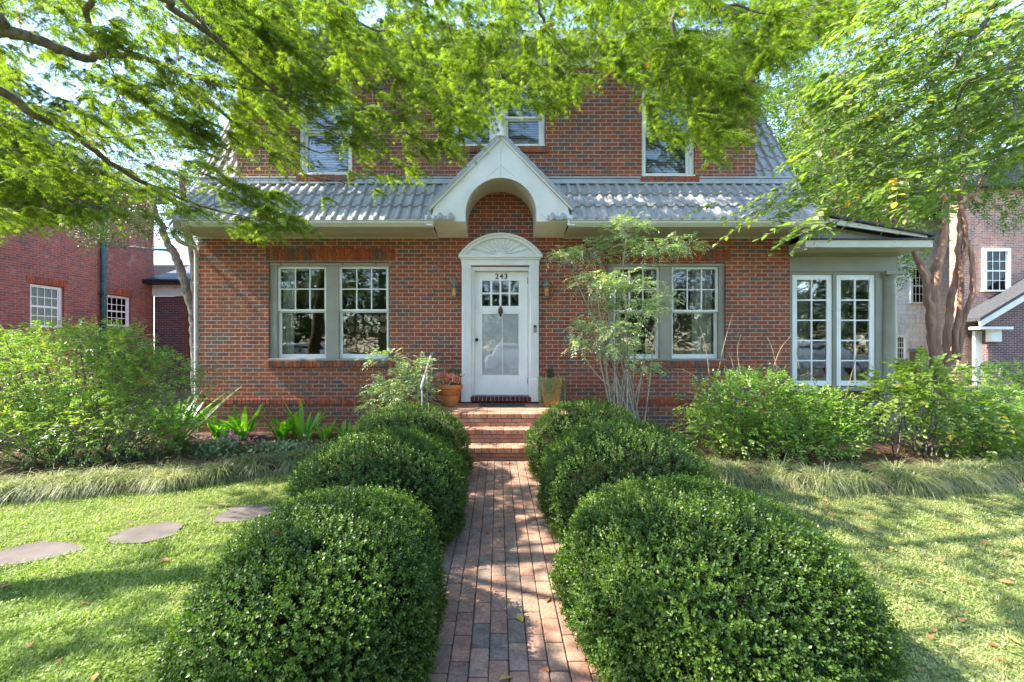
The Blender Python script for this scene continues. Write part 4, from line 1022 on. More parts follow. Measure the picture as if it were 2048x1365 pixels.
# ================================================================ TREES
def curve_pts(ctrl,n=6):
    """Catmull-Rom through ctrl (k,3)"""
    c=np.array(ctrl,float); c=np.vstack([2*c[0]-c[1],c,2*c[-1]-c[-2]]); out=[]
    for i in range(1,len(c)-2):
        for j in range(n):
            t=j/n; p0,p1,p2,p3=c[i-1],c[i],c[i+1],c[i+2]
            out.append(.5*((2*p1)+(-p0+p2)*t+(2*p0-5*p1+4*p2-p3)*t*t+(-p0+3*p1-3*p2+p3)*t**3))
    out.append(c[-2]); return np.array(out)
def limb(mb,ctrl,r0,r1,seg=8,wob=.0,n=6,store=None):
    p=curve_pts(ctrl,n); k=len(p); rad=np.linspace(r0,r1,k)*(1+rng.normal(0,.03,k))
    p=p+rng.normal(0,1,(k,3))*wob*np.minimum(1,np.arange(k))[:,None]
    mb.tube(p,list(rad),seg,0,.5); 
    if store is not None: store.append(p)
    return p
def connect(Lv,tips,nodes,r=.004,sag=.04,maxd=3):
    """thin branching twigs: each spray hangs from the nearest spray or limb point that lies nearer to a limb"""
    N=np.concatenate(nodes); D=[];A=[]
    for i0 in range(0,len(tips),200):
        t=tips[i0:i0+200]; d=np.linalg.norm(t[:,None]-N[None],axis=2); j=np.argmin(d,1); A.append(N[j]); D.append(d[np.arange(len(t)),j])
    A=np.concatenate(A); D=np.concatenate(D); a=A.copy()
    for i0 in range(0,len(tips),200):
        sl=slice(i0,min(i0+200,len(tips))); dd=np.linalg.norm(tips[sl][:,None]-tips[None],axis=2)
        dd=np.where(D[None]<D[sl][:,None]*.86-.03,dd+.05,1e9); j=np.argmin(dd,1); m_=dd[np.arange(dd.shape[0]),j]; use=m_<D[sl]
        a[sl]=np.where(use[:,None],tips[j],A[sl])
    b=tips; L=np.linalg.norm(b-a,axis=1); ok=L<maxd; a,b,L,Dk=a[ok],b[ok],L[ok],D[ok]
    up=np.array([0,0,1.]); bend=rng.normal(0,.10,(len(a),3))*L[:,None]
    m1=a+(b-a)*.33+up*(sag*L)[:,None]+bend; m2=a+(b-a)*.7+up*(sag*.8*L)[:,None]+bend*.8
    rr=r*(1.6-np.clip(Dk,0,1.2)*.7)
    Lv.stems(a,m1,rr,rr*.85); Lv.stems(m1,m2,rr*.85,rr*.7); Lv.stems(m2,b,rr*.7,rr*.5)
def PP(Y,*pts): return [P(x,y,Y if not isinstance(Y,(list,tuple)) else Y[i]) for i,(x,y) in enumerate(pts)]

# ---- japanese maple
root=thing('maple_tree','feathery green japanese maple whose thin limbs reach across the top left of the picture','tree',(-5.6,2.3,0))
mb=MB(); nodes=[]
limb(mb,[(-5.6,2.3,-.1),(-5.5,2.4,.8),(-5.3,2.6,1.8),(-5.1,2.8,2.7),(-4.8,3.0,3.9),(-4.4,3.0,5.2),(-3.9,3.0,6.3)],.20,.06,12,.01,5,nodes)
mb.build('trunk',M['mbark'],root)
BR=[ # (ctrl, r0, r1)
 ([(-5.1,2.8,2.9)]+PP([3.4,3.5,3.6,3.7,3.8,3.8,3.9,4.0,4.1,4.3,4.6,5.0],(-40,48),(0,62),(60,74),(125,100),(172,116),(212,108),(285,116),(350,138),(375,150),(450,172),(560,186),(660,205)),.060,.008),
 (PP([4.1,4.2,4.4,4.6,4.9,5.2,5.5],(375,152),(415,200),(460,240),(505,285),(560,310),(610,348),(690,366)),.022,.006),
 ([(-5.2,2.7,3.9)]+PP([3.6,3.8,4.0,4.1,4.3,4.5,4.7,5.0,5.3,5.7],(-40,165),(60,225),(140,262),(175,290),(230,332),(290,368),(330,382),(400,412),(480,432),(570,446)),.045,.006),
 (PP([4.1,4.2,4.3,4.5],(165,270),(230,275),(300,265),(380,262)),.009,.003),
 ([(-4.6,3.0,4.6)]+PP([3.2,3.4,3.6,3.8,4.0,4.3,4.6,5.0],(280,-20),(340,15),(400,55),(450,95),(500,140),(560,190),(620,235),(700,285)),.035,.006),
 ([(-4.8,3.0,3.9)]+PP([3.4,3.6,3.7,3.8],(140,-40),(172,30),(185,70),(208,104)),.028,.018),
 ([(-4.0,3.0,6.0)]+PP([3.6,3.9,4.2,4.4,4.7],(360,-5),(400,45),(450,85),(530,100),(640,70)),.02,.005),
 ([(-3.9,3.0,6.2)]+PP([4.2,4.3,4.5,4.6,4.8],(655,-20),(700,30),(745,60),(775,58),(830,30)),.018,.005),
 (PP([4.4,4.6,4.8,5.0],(520,215),(580,275),(640,305),(720,288)),.013,.005),
 ([(-3.9,3.0,6.3),(-2.2,3.3,6.2),(-.6,3.6,5.6)]+PP([4.2,4.3,4.5,4.7,5.0],(1055,-30),(1080,25),(1100,60),(1135,108),(1190,150)),.03,.005),
 ([(-3.9,3.0,6.2),(-1.5,3.4,6.6),(.6,3.8,6.2)]+PP([4.3,4.3,4.4,4.5,4.6,4.7],(1335,-20),(1345,45),(1357,95),(1373,140),(1375,225),(1393,300)),.035,.006),
 ([(.6,3.8,6.2)]+PP([4.3,4.4,4.5,4.6,4.8],(1400,-10),(1470,10),(1530,28),(1600,30),(1680,60)),.02,.004),
 ([(-.6,3.6,5.6)]+PP([4.6,4.8,5.0,5.2],(880,-20),(900,60),(915,130),(900,200)),.015,.004),
 (PP([3.7,3.9,4.1,4.3],(215,112),(235,170),(245,230),(240,262)),.007,.003),
 ([(-5.2,2.7,2.1)]+PP([3.9,4.3,4.7,5.2],(-20,300),(70,350),(160,400),(260,430)),.02,.005),
 ([(-5.2,2.6,4.0),(-4.4,2.0,4.6),(-3.2,1.4,4.9),(-2.0,1.0,5.0)],.05,.012),
 ([(-4.8,3.0,4.2),(-3.6,2.2,5.0),(-2.2,2.2,5.5),(-.8,2.4,5.6)],.045,.012),
]
mb=MB()
for ctrl,a,b in BR: limb(mb,ctrl,a*.9,b,7,.004,6,nodes)
bo=mb.build('limb',M['mbark'],root); tag(bo,kind='stuff') if False else None
LOW=np.array([(-200,470),(0,470),(60,455),(130,455),(200,440),(300,455),(360,480),(420,460),(470,480),(520,495),(580,490),(640,470),(660,440),(720,430),(790,430),(830,400),(860,350),(900,320),(930,300),(960,290),(990,215),(1050,195),(1090,225),(1140,230),(1180,165),(1230,150),(1280,190),(1320,280),(1360,320),(1420,335),(1470,325),(1500,290),(1520,200),(1545,130),(1640,95),(1720,60),(1760,0)])
WIN=[(598,225,690,335,.35),(440,215,480,290,.3),(560,330,640,380,.5),(0,10,290,150,.55),(300,0,600,40,.6),(690,0,830,40,.55),(1000,200,1090,300,.25),(530,235,590,300,.5),(925,200,1000,290,.75),(440,370,560,440,.7),(660,340,840,430,.7)]
def accept_shadow(p,r):
    """thin the crown where its shade would fall on parts of the garden that lie in the sun"""
    k=(p[:,2]-.35)/S.z; q=p-np.array([S.x,S.y,S.z])*k[:,None]; x,y=q[:,0],q[:,1]
    keep=np.full(len(p),1.0)
    patch=np.sin(x*1.9+.7)*np.sin(y*2.3+.4*x)+.5*np.sin(x*4.1+y*3.3)
    keep=np.where((x>-2.0)&(x<2.3)&(y>2.7)&(y<7.1),np.where(patch>.85,.7,.07),keep)
    keep=np.where((np.abs(x)<1.4)&(y>4.9)&(y<7.3),.02,keep)
    keep=np.where((x<=-2.0)&(y>3.2)&(y<5.3),.14,keep)
    keep=np.where((x<=-2.0)&(y>=5.3)&(y<7.6),.5,keep)
    keep=np.where((x>=2.3)&(y>3.5)&(y<6.9),np.where(patch>.6,.6,.13),keep)
    keep=np.where((x>2.0)&(y<=3.5),.9,keep)
    return r<keep
n=110000
px=rng.uniform(-150,1740,n); py=-60+rng.random(n)*560; Y=rng.uniform(3.5,7.3,n)
ok=py<np.interp(px,LOW[:,0],LOW[:,1])-12
for (a,b,c,d,kp) in WIN: ok&=~((px>a)&(px<c)&(py>b)&(py<d)&(rng.random(n)>kp))
px,py,Y=px[ok],py[ok],Y[ok]
p=np.stack([(px-PX0)*Y/F,Y,EYE-(py-PY0)*Y/F],1)
ok=accept_shadow(p,rng.random(len(p)))&(p[:,2]>2.35); ok&=(p[:,1]<6.6)|(p[:,2]>4.75); ok&=~((np.abs(p[:,0])<1.4)&(p[:,1]>6.4)&(p[:,2]<5)); p=p[ok]
lay=np.sin(p[:,0]*3.1+p[:,1]*1.7)*.15; ok=(np.abs(((p[:,2]+lay)/.42)%1-.5)<.34); p=p[ok]; pl_=p[:,0]/p[:,1]<-.45; p=np.vstack([p[pl_][:1650],p[~pl_][:1150]]); print('SPRAYS',len(p))
SPR=p
# crown outside the picture, over the lawn on the left and above the path
q=np.stack([rng.uniform(-6.8,-1.2,400),rng.uniform(.2,3.3,400),rng.uniform(3.4,5.6,400)],1); q=q[np.sin(q[:,0]*2.6+1)*np.sin(q[:,1]*3.0)+.3*np.sin(q[:,0]*7)>-.35]
q=q[(q[:,2]-EYE)>q[:,1]*.78+.2]; SPR=np.vstack([SPR,q])
def maple_sprays(Lv,c,k_tw=6,leaf=.062,T=T_MAPLE,m=11,L=.30):
    n=len(c); main=rng.uniform(0,6.28,n)
    # sprays tend to point away from the trunk
    away=np.arctan2(c[:,1]-3.0+rng.normal(0,1.2,n),c[:,0]+5.0); main=away+rng.normal(0,.5,n)
    for k in range(k_tw):
        a=main+(k-(k_tw-1)/2)*.42+rng.normal(0,.15,n)
        d=np.stack([np.cos(a),np.sin(a),rng.normal(-.12,.10,n)],1); Lk=L*rng.uniform(.6,1.15,n)
        base=c-np.stack([np.cos(main),np.sin(main),np.zeros(n)],1)*.12
        fronds(Lv,T,base,d,Lk,m,leaf,np.clip(.45+rng.normal(0,.16,n),0,.95),droop=.32,spread=.75,jit=.22)
        e=base+nrmz(d)*Lk[:,None]*.9-np.array([0,0,1.])*(.30*Lk*.8)[:,None]; mid=base+nrmz(d)*Lk[:,None]*.5-np.array([0,0,1.])*(.08*Lk)[:,None]
        TW.stems(base,mid,.0022,.0016,.3); TW.stems(mid,e,.0016,.0008,.3)
TW=Leaves(); CR=Leaves(); maple_sprays(CR,SPR,leaf=.055); CR.build('crown',M['maple'],root)
connect(TW,SPR,nodes,.0032,.05); tw=TW.build('twig_growth',M['mbark'],root)

# ---- broad leaved tree at the right, in front
root=thing('elm_tree','light green broad leaved tree with pale slender branches hanging in from the upper right','tree',(6.4,2.9,0))
mb=MB(); nodes=[]; limb(mb,[(6.4,2.9,-.1),(6.3,3.0,1.2),(6.2,3.1,2.6),(5.9,3.3,4.2),(5.4,3.6,5.6)],.17,.06,12,.008,5,nodes); mb.build('trunk',M['ebark'],root)
mb=MB()
for ctrl,a,b in [
 ([(5.8,3.3,4.6)]+PP([3.9,3.9,3.9,3.9,3.9,4.0,4.0,4.1,4.2,4.3,4.4,4.6,4.8],(2010,-40),(1989,11),(1970,44),(1945,81),(1923,114),(1901,147),(1871,176),(1831,205),(1780,234),(1740,271),(1703,300),(1640,340),(1560,392)),.026,.004),
 ([(5.9,3.3,4.2)]+PP([4.0,4.0,4.0,4.0,4.1,4.2,4.3],(2060,30),(2014,81),(1959,139),(1930,172),(1912,216),(1919,271),(1923,345)),.022,.004),
 ([(6.0,3.2,3.8)]+PP([4.1,4.1,4.2,4.3,4.5,4.7],(2075,110),(1996,176),(1941,234),(1895,300),(1800,360),(1690,440)),.018,.004),
 ([(5.8,3.3,4.6)]+PP([4.0,4.2,4.4,4.7],(1960,-40),(1880,30),(1800,70),(1690,90)),.018,.004),
 ([(6.2,3.1,3.0)]+PP([4.2,4.3,4.5],(2080,230),(2010,300),(1950,380)),.014,.004)]:
    limb(mb,ctrl,a,b,7,.004,6,nodes)
mb.build('limb',M['ebark'],root)
LOWE=np.array([(1400,380),(1440,440),(1480,430),(1540,460),(1600,470),(1650,480),(1700,430),(1760,420),(1800,400),(1850,430),(1900,420),(1950,350),(2000,310),(2100,300)])
n=7000; px=rng.uniform(1430,2120,n); py=rng.uniform(-50,490,n); Y=rng.uniform(3.4,5.0,n)
top=np.interp(px,[1430,1560,1600,1640,1700,1760],[380,372,330,200,60,-60])
ok=(py<np.interp(px,LOWE[:,0],LOWE[:,1]))&(py>top)
dens=np.interp(px,[1430,1560,1700,1900],[.25,.5,.9,1]); dens=np.where(py>400,dens*.5,dens); ok&=rng.random(n)<dens
px,py,Y=px[ok],py[ok],Y[ok]; p=np.stack([(px-PX0)*Y/F,Y,EYE-(py-PY0)*Y/F],1)
ok=(np.abs(((p[:,2]+.35*p[:,0]+.2*np.sin(p[:,1]*4))/.33)%1-.5)<.33); p=p[ok][:560]; n=len(p)
q=np.stack([rng.uniform(4.2,8,120),rng.uniform(1.0,4.2,120),rng.uniform(4.4,6.5,120)],1); q=q[(q[:,2]-EYE)>q[:,1]*.8]
CR=Leaves(); TW=Leaves(); allp=np.vstack([p,q]); n=len(allp)
for k in range(2):
    a=math.pi+rng.normal(.15,.5,n); d=np.stack([np.cos(a),np.sin(a),rng.normal(-.42,.16,n)],1); Lk=rng.uniform(.24,.42,n)
    fronds(CR,T_OVAL,allp,d,Lk,9,.078,np.clip(.5+rng.normal(0,.2,n),0,.93)+(rng.random(n)<.012)*.3,droop=.15,spread=.85,jit=.22)
    e=allp+nrmz(d)*Lk[:,None]-np.array([0,0,1.])*(.15*Lk)[:,None]; TW.stems(allp,e,.003,.001)
CR.build('crown',M['elm'],root); connect(TW,allp,nodes,.0035,.03); TW.build('twig_growth',M['ebark'],root)

def cloud_tree(name,label,cat,base,trunks,bark,blobs,mat,nsp,leaf,T=T_SMALL,L=.3,m=9,group=None,seed=1,hole=.35,droop=.2,mult=3):
    """trunks: list of (ctrl, r0, r1); blobs: (x,y,z,rx,ry,rz) filled with sprays"""
    root=thing(name,label,cat,base,group); mb=MB(); nodes=[]
    for ctrl,a,b in trunks: limb(mb,ctrl,a,b,10,.012,5,nodes)
    mb.build('trunk',bark,root)
    r=np.random.default_rng(seed); pts=[]
    vol=np.array([b[3]*b[4]*b[5] for b in blobs]); cnt=(nsp*vol**.7/np.sum(vol**.7)).astype(int)
    for b,c in zip(blobs,cnt):
        d=nrmz(r.normal(size=(c*2,3))); rad=r.uniform(.25,1,c*2)**.5
        q=np.array(b[:3])+d*rad[:,None]*np.array(b[3:])
        v=np.sin(q[:,0]*3.3+seed)*np.sin(q[:,1]*2.9+1.3*seed)*np.sin(q[:,2]*4.1+q[:,0]); pts.append(q[v>-hole][:c])
    c=np.vstack(pts); n=len(c); Lv=Leaves(); TWg=Leaves()
    ctr=np.mean(np.array([b[:3] for b in blobs]),0)
    for k in range(mult):
        d=nrmz(nrmz(c-ctr)*.7+r.normal(size=(n,3))*.6+np.array([0,0,-.05]))
        fronds(Lv,T,c,d,L*r.uniform(.6,1.2,n),m,leaf,np.clip(.5+r.normal(0,.2,n)+.1*(c[:,2]-ctr[2])/ (np.ptp(c[:,2])+.1),0,.97),droop=droop,spread=.85,jit=.3)
    Lv.build('crown',mat,root); connect(TWg,c[::3],nodes,.007,.02,6); TWg.build('twig_growth',bark,root)
    return root
# crape myrtle right of the sunroom
Y=9.6
cloud_tree('crape_myrtle','many stemmed crape myrtle with smooth cinnamon bark standing right of the sunroom','tree',(9.55,9.6,0),
 [([(9.45,9.6,-.1)]+PP(Y,(1880,760),(1868,700),(1861,640),(1854,590),(1846,545),(1826,500),(1795,450),(1770,400),(1740,330)),.105,.035),
  (PP(Y,(1872,740),(1868,660),(1866,600),(1872,540),(1884,500),(1892,440),(1885,380),(1870,300)),.12,.04),
  ([(9.6,9.6,-.1)]+PP(Y,(1893,760),(1893,700),(1898,640),(1904,590),(1915,545),(1917,490),(1921,430),(1923,360),(1935,280)),.092,.035),
  (PP([9.6,9.55,9.5,9.5,9.5,9.5],(1905,735),(1912,670),(1920,610),(1922,540),(1932,480),(1922,400)),.068,.035),
  (PP([9.6,9.55,9.5,9.5,9.5],(1915,720),(1926,640),(1943,585),(1944,530),(1936,480)),.06,.04),
  (PP([9.6,9.9,10.2,10.6],(1921,430),(1950,380),(1985,330),(2040,260)),.05,.02),
  (PP([9.6,10,10.4],(1826,500),(1815,470),(1812,380)),.05,.03)],
 M['cbark'],[(8.6,9.6,5.6,1.6,1.3,1.1),(10.2,9.8,5.9,1.6,1.3,1.2),(9.4,10.2,7.0,2.4,1.6,1.2),(7.6,10.2,6.9,1.5,1.2,1.0),(11.3,10,6.6,1.3,1.2,1.5),(12.5,11,8.0,2,1.5,1.5),(8.4,11,8.6,2.2,1.5,1.3),(6.6,11.5,8.2,1.3,1.2,1.2),(7.6,9.9,4.75,.9,.8,.45),(11.2,9.7,4.6,.9,.8,.4),(8.7,9.9,3.6,.55,.4,.6)],M['myrtle'],2600,.07,T_SMALL,.34,10,seed=3,mult=3)
# trees behind
FAR='tall background trees behind the houses'
def far_tree(lb,x,y,h,w,seed,tr=1.0,mat='far',n=1100,leaf=.16):
    hh=h
    cloud_tree('background_tree',lb,'tree',(x,y,0),[([(x,y,-.1),(x+.2,y,h*.3),(x-.1,y,h*.6),(x+.2,y,h*.85)],.28*tr,.06),([(x,y,h*.35),(x+w*.3,y+.3,h*.55),(x+w*.5,y,h*.75)],.14*tr,.04),([(x,y,h*.4),(x-w*.3,y-.3,h*.6),(x-w*.45,y,h*.8)],.13*tr,.04)],M['cbark'] if mat=='myrtle' else M['hbark'],
     [(x,y,h*.62,w*.8,w*.6,h*.25),(x+w*.4,y,h*.75,w*.6,w*.5,h*.2),(x-w*.4,y,h*.72,w*.6,w*.5,h*.2),(x,y,h*.88,w*.6,w*.5,h*.16)],M[mat],n,leaf,T_SMALL,.7,9,FAR,seed,.25,.15,3)
far_tree('background tree seen between the sunroom roof and the crape myrtle stems',11.6,14.5,9.5,2.6,11,.7,'myrtle',1100,.11)
far_tree('tall dark green background tree above the pink brick house at the right edge',20.5,27,15,6,12)
far_tree('background tree whose crown shows just right of the steep tile roof edge',13.5,21,13,4.5,13)
far_tree('background tree behind the red brick house on the left',-15,27,15,6,14,1,'far',1100)
far_tree('background tree in the gap between the left brick house and this house',-9.5,22,13,4.5,15,1,'far',900)
# grey barked tree left of the house corner
cloud_tree('holly_tree','small tree with grey lichened twin trunk at the left corner of the house','tree',(-6.35,9.4,0),
 [([(-6.25,9.4,-.1)]+PP(9.4,(392,700),(390,640),(378,590),(362,545),(350,510),(333,480),(318,440),(300,400)),.12,.05),
  ([(-6.2,9.4,.1)]+PP(9.4,(396,640),(393,580),(388,520),(376,470),(368,420),(360,350)),.11,.06),
  (PP(9.4,(345,503),(300,497),(250,494),(200,480),(150,475)),.035,.01)],M['hbark'],
 [(-6.7,9.5,4.2,.9,.7,.5),(-7.9,9.5,4.15,1.0,.7,.38),(-8.6,9.6,4.0,.8,.6,.3),(-7.5,9.7,5.2,1.6,1.2,.8),(-6.4,9.9,3.5,.3,.3,.5)],M['holly'],620,.05,T_SMALL,.28,9,seed=21,mult=3)
# ================================================================ SHRUBS
def shrub(name,label,cat,base,blobs,mat,nf,T,L,m,leaf,stems=30,group=None,seed=1,droop=.3,up=.35,inner=.5,tone=.5,stem_r=.008,stem_mat='twig'):
    root=thing(name,label,cat,base,group); r=np.random.default_rng(seed); pts=[];dd=[]
    w_=np.array([b[3]*b[4]*b[5] for b in blobs])**.67; cnt=(nf*w_/w_.sum()).astype(int)
    for b,c in zip(blobs,cnt):
        d=nrmz(r.normal(size=(c,3))+np.array([0,-.15,.25])); rad=inner+(1-inner)*r.random(c)**.7; 
        bmp=1+.10*np.sin(4*d[:,0]+seed)+.08*np.sin(6*d[:,1]+2*seed)
        q=np.array(b[:3])+d*(rad*bmp)[:,None]*np.array(b[3:]); k=q[:,2]>.06; pts.append(q[k]); dd.append(d[k])
    c=np.vstack(pts); d0=np.vstack(dd); n=len(c); Lv=Leaves()
    d=nrmz(d0*.8+r.normal(size=(n,3))*.5+np.array([0,0,up]))
    fronds(Lv,T,c,d,L*r.uniform(.6,1.2,n),m,leaf,np.clip(tone+r.normal(0,.2,n),0,.96),droop=droop,spread=.85,jit=.25)
    Lv.build('foliage',mat,root)
    St=Leaves(); k=min(stems,n); i=r.choice(n,k,replace=False); e=c[i]; a=np.array(base)+np.stack([r.normal(0,.12,k)+(e[:,0]-base[0])*.25,r.normal(0,.08,k)+(e[:,1]-base[1])*.2,np.zeros(k)],1)
    mid=a+(e-a)*.5+np.stack([(a[:,0]-e[:,0])*.12,np.zeros(k),np.zeros(k)],1)
    St.stems(a,mid,stem_r,stem_r*.8); St.stems(mid,e,stem_r*.8,stem_r*.4)
    # side twigs that carry the foliage
    j=r.choice(n,min(n,stems*8),replace=False); near=r.integers(0,k,len(j)); St.stems(mid[near]+(e-mid)[near]*r.random((len(j),1)),c[j],stem_r*.35,stem_r*.15) if False else None
    St.build('stem',M[stem_mat],root)
    return root
NG='nandina shrubs against the house'
shrub('nandina_bush','large airy nandina bush with lacy light green leaves at the left edge','shrub',(-5.3,5.75,.04),
  [(-5.5,5.8,1.10,1.0,.75,.76),(-4.75,6.0,.85,.85,.65,.66),(-6.5,5.8,1.05,.8,.7,.70),(-5.2,5.5,.60,1.15,.55,.42),(-5.1,6.1,1.42,.4,.3,.38),(-6.1,5.4,.45,.8,.4,.35)],M['nandina'],5200,T_LANCE,.17,11,.052,60,seed=5,tone=.5,stem_r=.013,stem_mat='ebark')
shrub('bird_of_leaf_shrub' if False else 'glossy_shrub','broad bright green glossy shrub under the right hand windows','shrub',(3.55,6.05,.04),
  [(3.3,5.95,.70,.78,.5,.50),(4.0,5.95,.58,.75,.5,.42),(2.95,5.9,.45,.55,.4,.34),(4.45,5.95,.42,.42,.4,.33),(3.6,5.65,.38,.95,.35,.24)],M['bush'],3000,T_OVAL,.13,7,.042,40,seed=6,tone=.55,up=.45,droop=.15)
shrub('mahonia_shrub','yellow green shrub with long fronds of pointed leaflets in front of the sunroom corner column','shrub',(5.65,6.0,.04),
  [(5.6,6.0,.95,.68,.5,.34),(5.95,6.0,.72,.6,.5,.36),(5.3,5.95,.8,.35,.4,.3),(6.1,5.8,.38,.5,.4,.26)],M['elm'],400,T_OVAL,.30,11,.068,16,seed=8,tone=.52,stem_r=.012,up=.25,droop=.35,stem_mat='ebark')
shrub('leafy_perennial','bushy green perennial at the right edge beyond the border grass','plant',(7.0,6.2,.04),
  [(7.0,6.1,.38,.7,.45,.34),(7.5,6.5,.5,.5,.4,.4),(6.5,5.9,.25,.5,.35,.2)],M['bush'],900,T_LANCE,.16,9,.07,20,seed=9,tone=.6,up=.5)
def back_hedge(x0,x1,y,h,label,seed):
    shrub('back_hedge',label,'hedge',((x0+x1)/2,y,.03),[(x0+(x1-x0)*t,y,h*.5,(x1-x0)*.3,.6,h*.52) for t in (.1,.37,.63,.9)],M['holly'] if False else M['bush'],2600,T_SMALL,.16,8,.06,20,seed=seed,tone=.6)
back_hedge(8.4,16,11.6,1.12,'loose dark green hedge behind the crape myrtle, in front of the neighbouring houses',31)
# small nandina left of the steps
shrub('nandina_bush','waist high pale nandina just left of the handrail, under the left hand window','shrub',(-1.55,6.95,.04),
  [(-1.5,6.9,.85,.40,.3,.36),(-1.35,6.85,.65,.35,.25,.40),(-1.75,6.9,.6,.32,.28,.38),(-1.75,6.95,1.33,.28,.2,.09),(-1.2,6.8,1.15,.2,.2,.2)],M['nandina_pale'],560,T_LANCE,.22,13,.062,14,NG,seed=12,tone=.5,droop=.4)
# tall nandina before the right window
tiers=[(1180,505,75,26),(1255,452,52,20),(1245,485,60,18),(1310,500,70,26),(1365,492,42,22),(1130,515,38,14),(1190,565,55,26),(1255,570,60,34),(1290,620,45,30),(1215,610,40,26),(1170,655,32,34),(1240,665,50,30),(1150,690,25,12),(1250,700,48,22),(1205,700,40,20),(1290,735,38,12),(1330,600,20,18)]
root=thing('nandina_bush','tall thin stemmed nandina reaching the eaves in front of the right hand window','shrub',(2.05,7.0,.04),NG)
Lv=Leaves(); St=Leaves(); mb=MB()
bases=[(random.uniform(1.72,2.3),random.uniform(6.85,7.1),.03) for _ in range(len(tiers))]
for i,(px,py,rx_,ry_) in enumerate(tiers):
    yy=rng.uniform(6.55,7.1); c=P(px,py,yy); sc=yy/F; n=int(14+rx_*ry_/24)
    dd=nrmz(rng.normal(size=(n,3))+np.array([0,0,.2])); q=c+dd*np.stack([np.full(n,rx_*sc*.8),np.full(n,.18),np.full(n,ry_*sc*.8)],1)*rng.random((n,1))**.5
    dr=nrmz(np.stack([q[:,0]-c[0]+rng.normal(0,.1,n),q[:,1]-c[1]-.05+rng.normal(0,.1,n),rng.normal(.05,.1,n)],1))
    fronds(Lv,T_LANCE,q,dr,rng.uniform(.14,.26,n),13,.062,np.clip(.45+rng.normal(0,.2,n),0,.99),droop=.4,spread=.85,jit=.2)
    b=bases[i]; e=c+np.array([0,0,.02]); mid=np.array([b[0]+(e[0]-b[0])*.35,b[1],(b[2]+e[2])*.45])
    mb.tube(curve_pts([b,mid+rng.normal(0,.02,3),(mid+e)/2+rng.normal(0,.03,3),e],4),list(np.linspace(.013,.005,13)),6)
    k=n//2; St.stems(np.repeat(e[None],k,0)-np.array([0,0,.12]),q[:k],.004,.002)
for _ in range(11):
    b=np.array((random.uniform(1.65,2.4),random.uniform(6.85,7.15),.03)); e=P(random.uniform(1180,1330),random.uniform(560,760),6.95); mb.tube(curve_pts([b,(b+e)/2+rng.normal(0,.03,3),e],4),list(np.linspace(.012,.005,9)),6)
Lv.build('foliage',M['nandina_sage'],root); mb.build('stem',M['cane'],root); St.build('twig_growth',M['cane'],root)
# bare arching shoots above the glossy shrub
M['shoot']=paint('tan shoot',(.33,.24,.14,1),.7,.2,30)
root=thing('arching_shrub','thin tan arching shoots rising from the glossy shrub beside the right window','plant',(3.4,6.3,.6))
mb=MB()
for pts in [((1420,760),(1412,700),(1400,655),(1385,640)),((1435,750),(1448,690),(1462,640),(1468,625)),((1470,760),(1462,715),(1445,700)),((1400,760),(1372,742),(1350,738)),((1545,740),(1560,700),(1575,680),(1588,665)),((1555,745),(1545,700),(1535,675)),((1600,740),(1592,700),(1596,680)),((1480,745),(1475,700),(1482,670)),((1630,770),(1618,748),(1600,752)),((1690,800),(1710,720),(1712,690))]:
    mb=MB(); yy=random.uniform(6.1,6.5); mb.tube(curve_pts(PP(yy,*pts),4),list(np.linspace(.006,.002,(len(pts)-1)*4+1)),5); mb.build('shoot',M['shoot'],root)

def strap_clump(label,cat,x,y,h,n,wid,seed,mat='strap',name='strap_plant',group=None,reach=.5,tone=.5,z=.04,droop=.55,rise=1.1):
    r=np.random.default_rng(seed); Lv=Leaves(); a=r.uniform(0,6.28,n); hd=np.stack([np.cos(a),np.sin(a),np.zeros(n)],1)
    base=np.stack([x+r.normal(0,.05,n),y+r.normal(0,.04,n),np.full(n,z)],1)
    Lv.blades(base,hd,h*r.uniform(.7,1.2,n),reach*r.uniform(.5,1.3,n),rise*r.uniform(.9,1.2,n),droop*r.uniform(.3,1.3,n),wid*r.uniform(.7,1.2,n),6,np.clip(tone+r.normal(0,.2,n),0,1),'leaf',twist=.25)
    o=Lv.build(name,M[mat]); tag(o,label,cat,group); return o
cg='strap leaved plants along the foot of the wall'
strap_clump('big arching strap leaved plant at the foot of the downspout','plant',-4.85,6.7,.80,60,.065,51,tone=.65,reach=.85)
for i,(px,hh,nn,lb) in enumerate([(438,.42,14,'upright strap plant nearest the downspout, left of the red flowers'),(487,.44,16,'upright strap plant behind the pink and red flowers'),(565,.36,13,'strap plant below the left window, under its left sash'),(608,.48,12,'tallest pointed strap plant below the left window'),(648,.28,9,'short strap plant between the tallest one and the round hedges'),(690,.30,9,'last strap plant before the round hedges')]):
    strap_clump(lb,'plant',fx(px,7.1),7.1,hh*1.25,int(nn*1.6),.075,60+i,group=cg,reach=.62,tone=.68)
strap_clump('dark arching strap plant right of the trailing pot','plant',1.42,7.15,.62,26,.06,71,reach=.8,tone=.2)
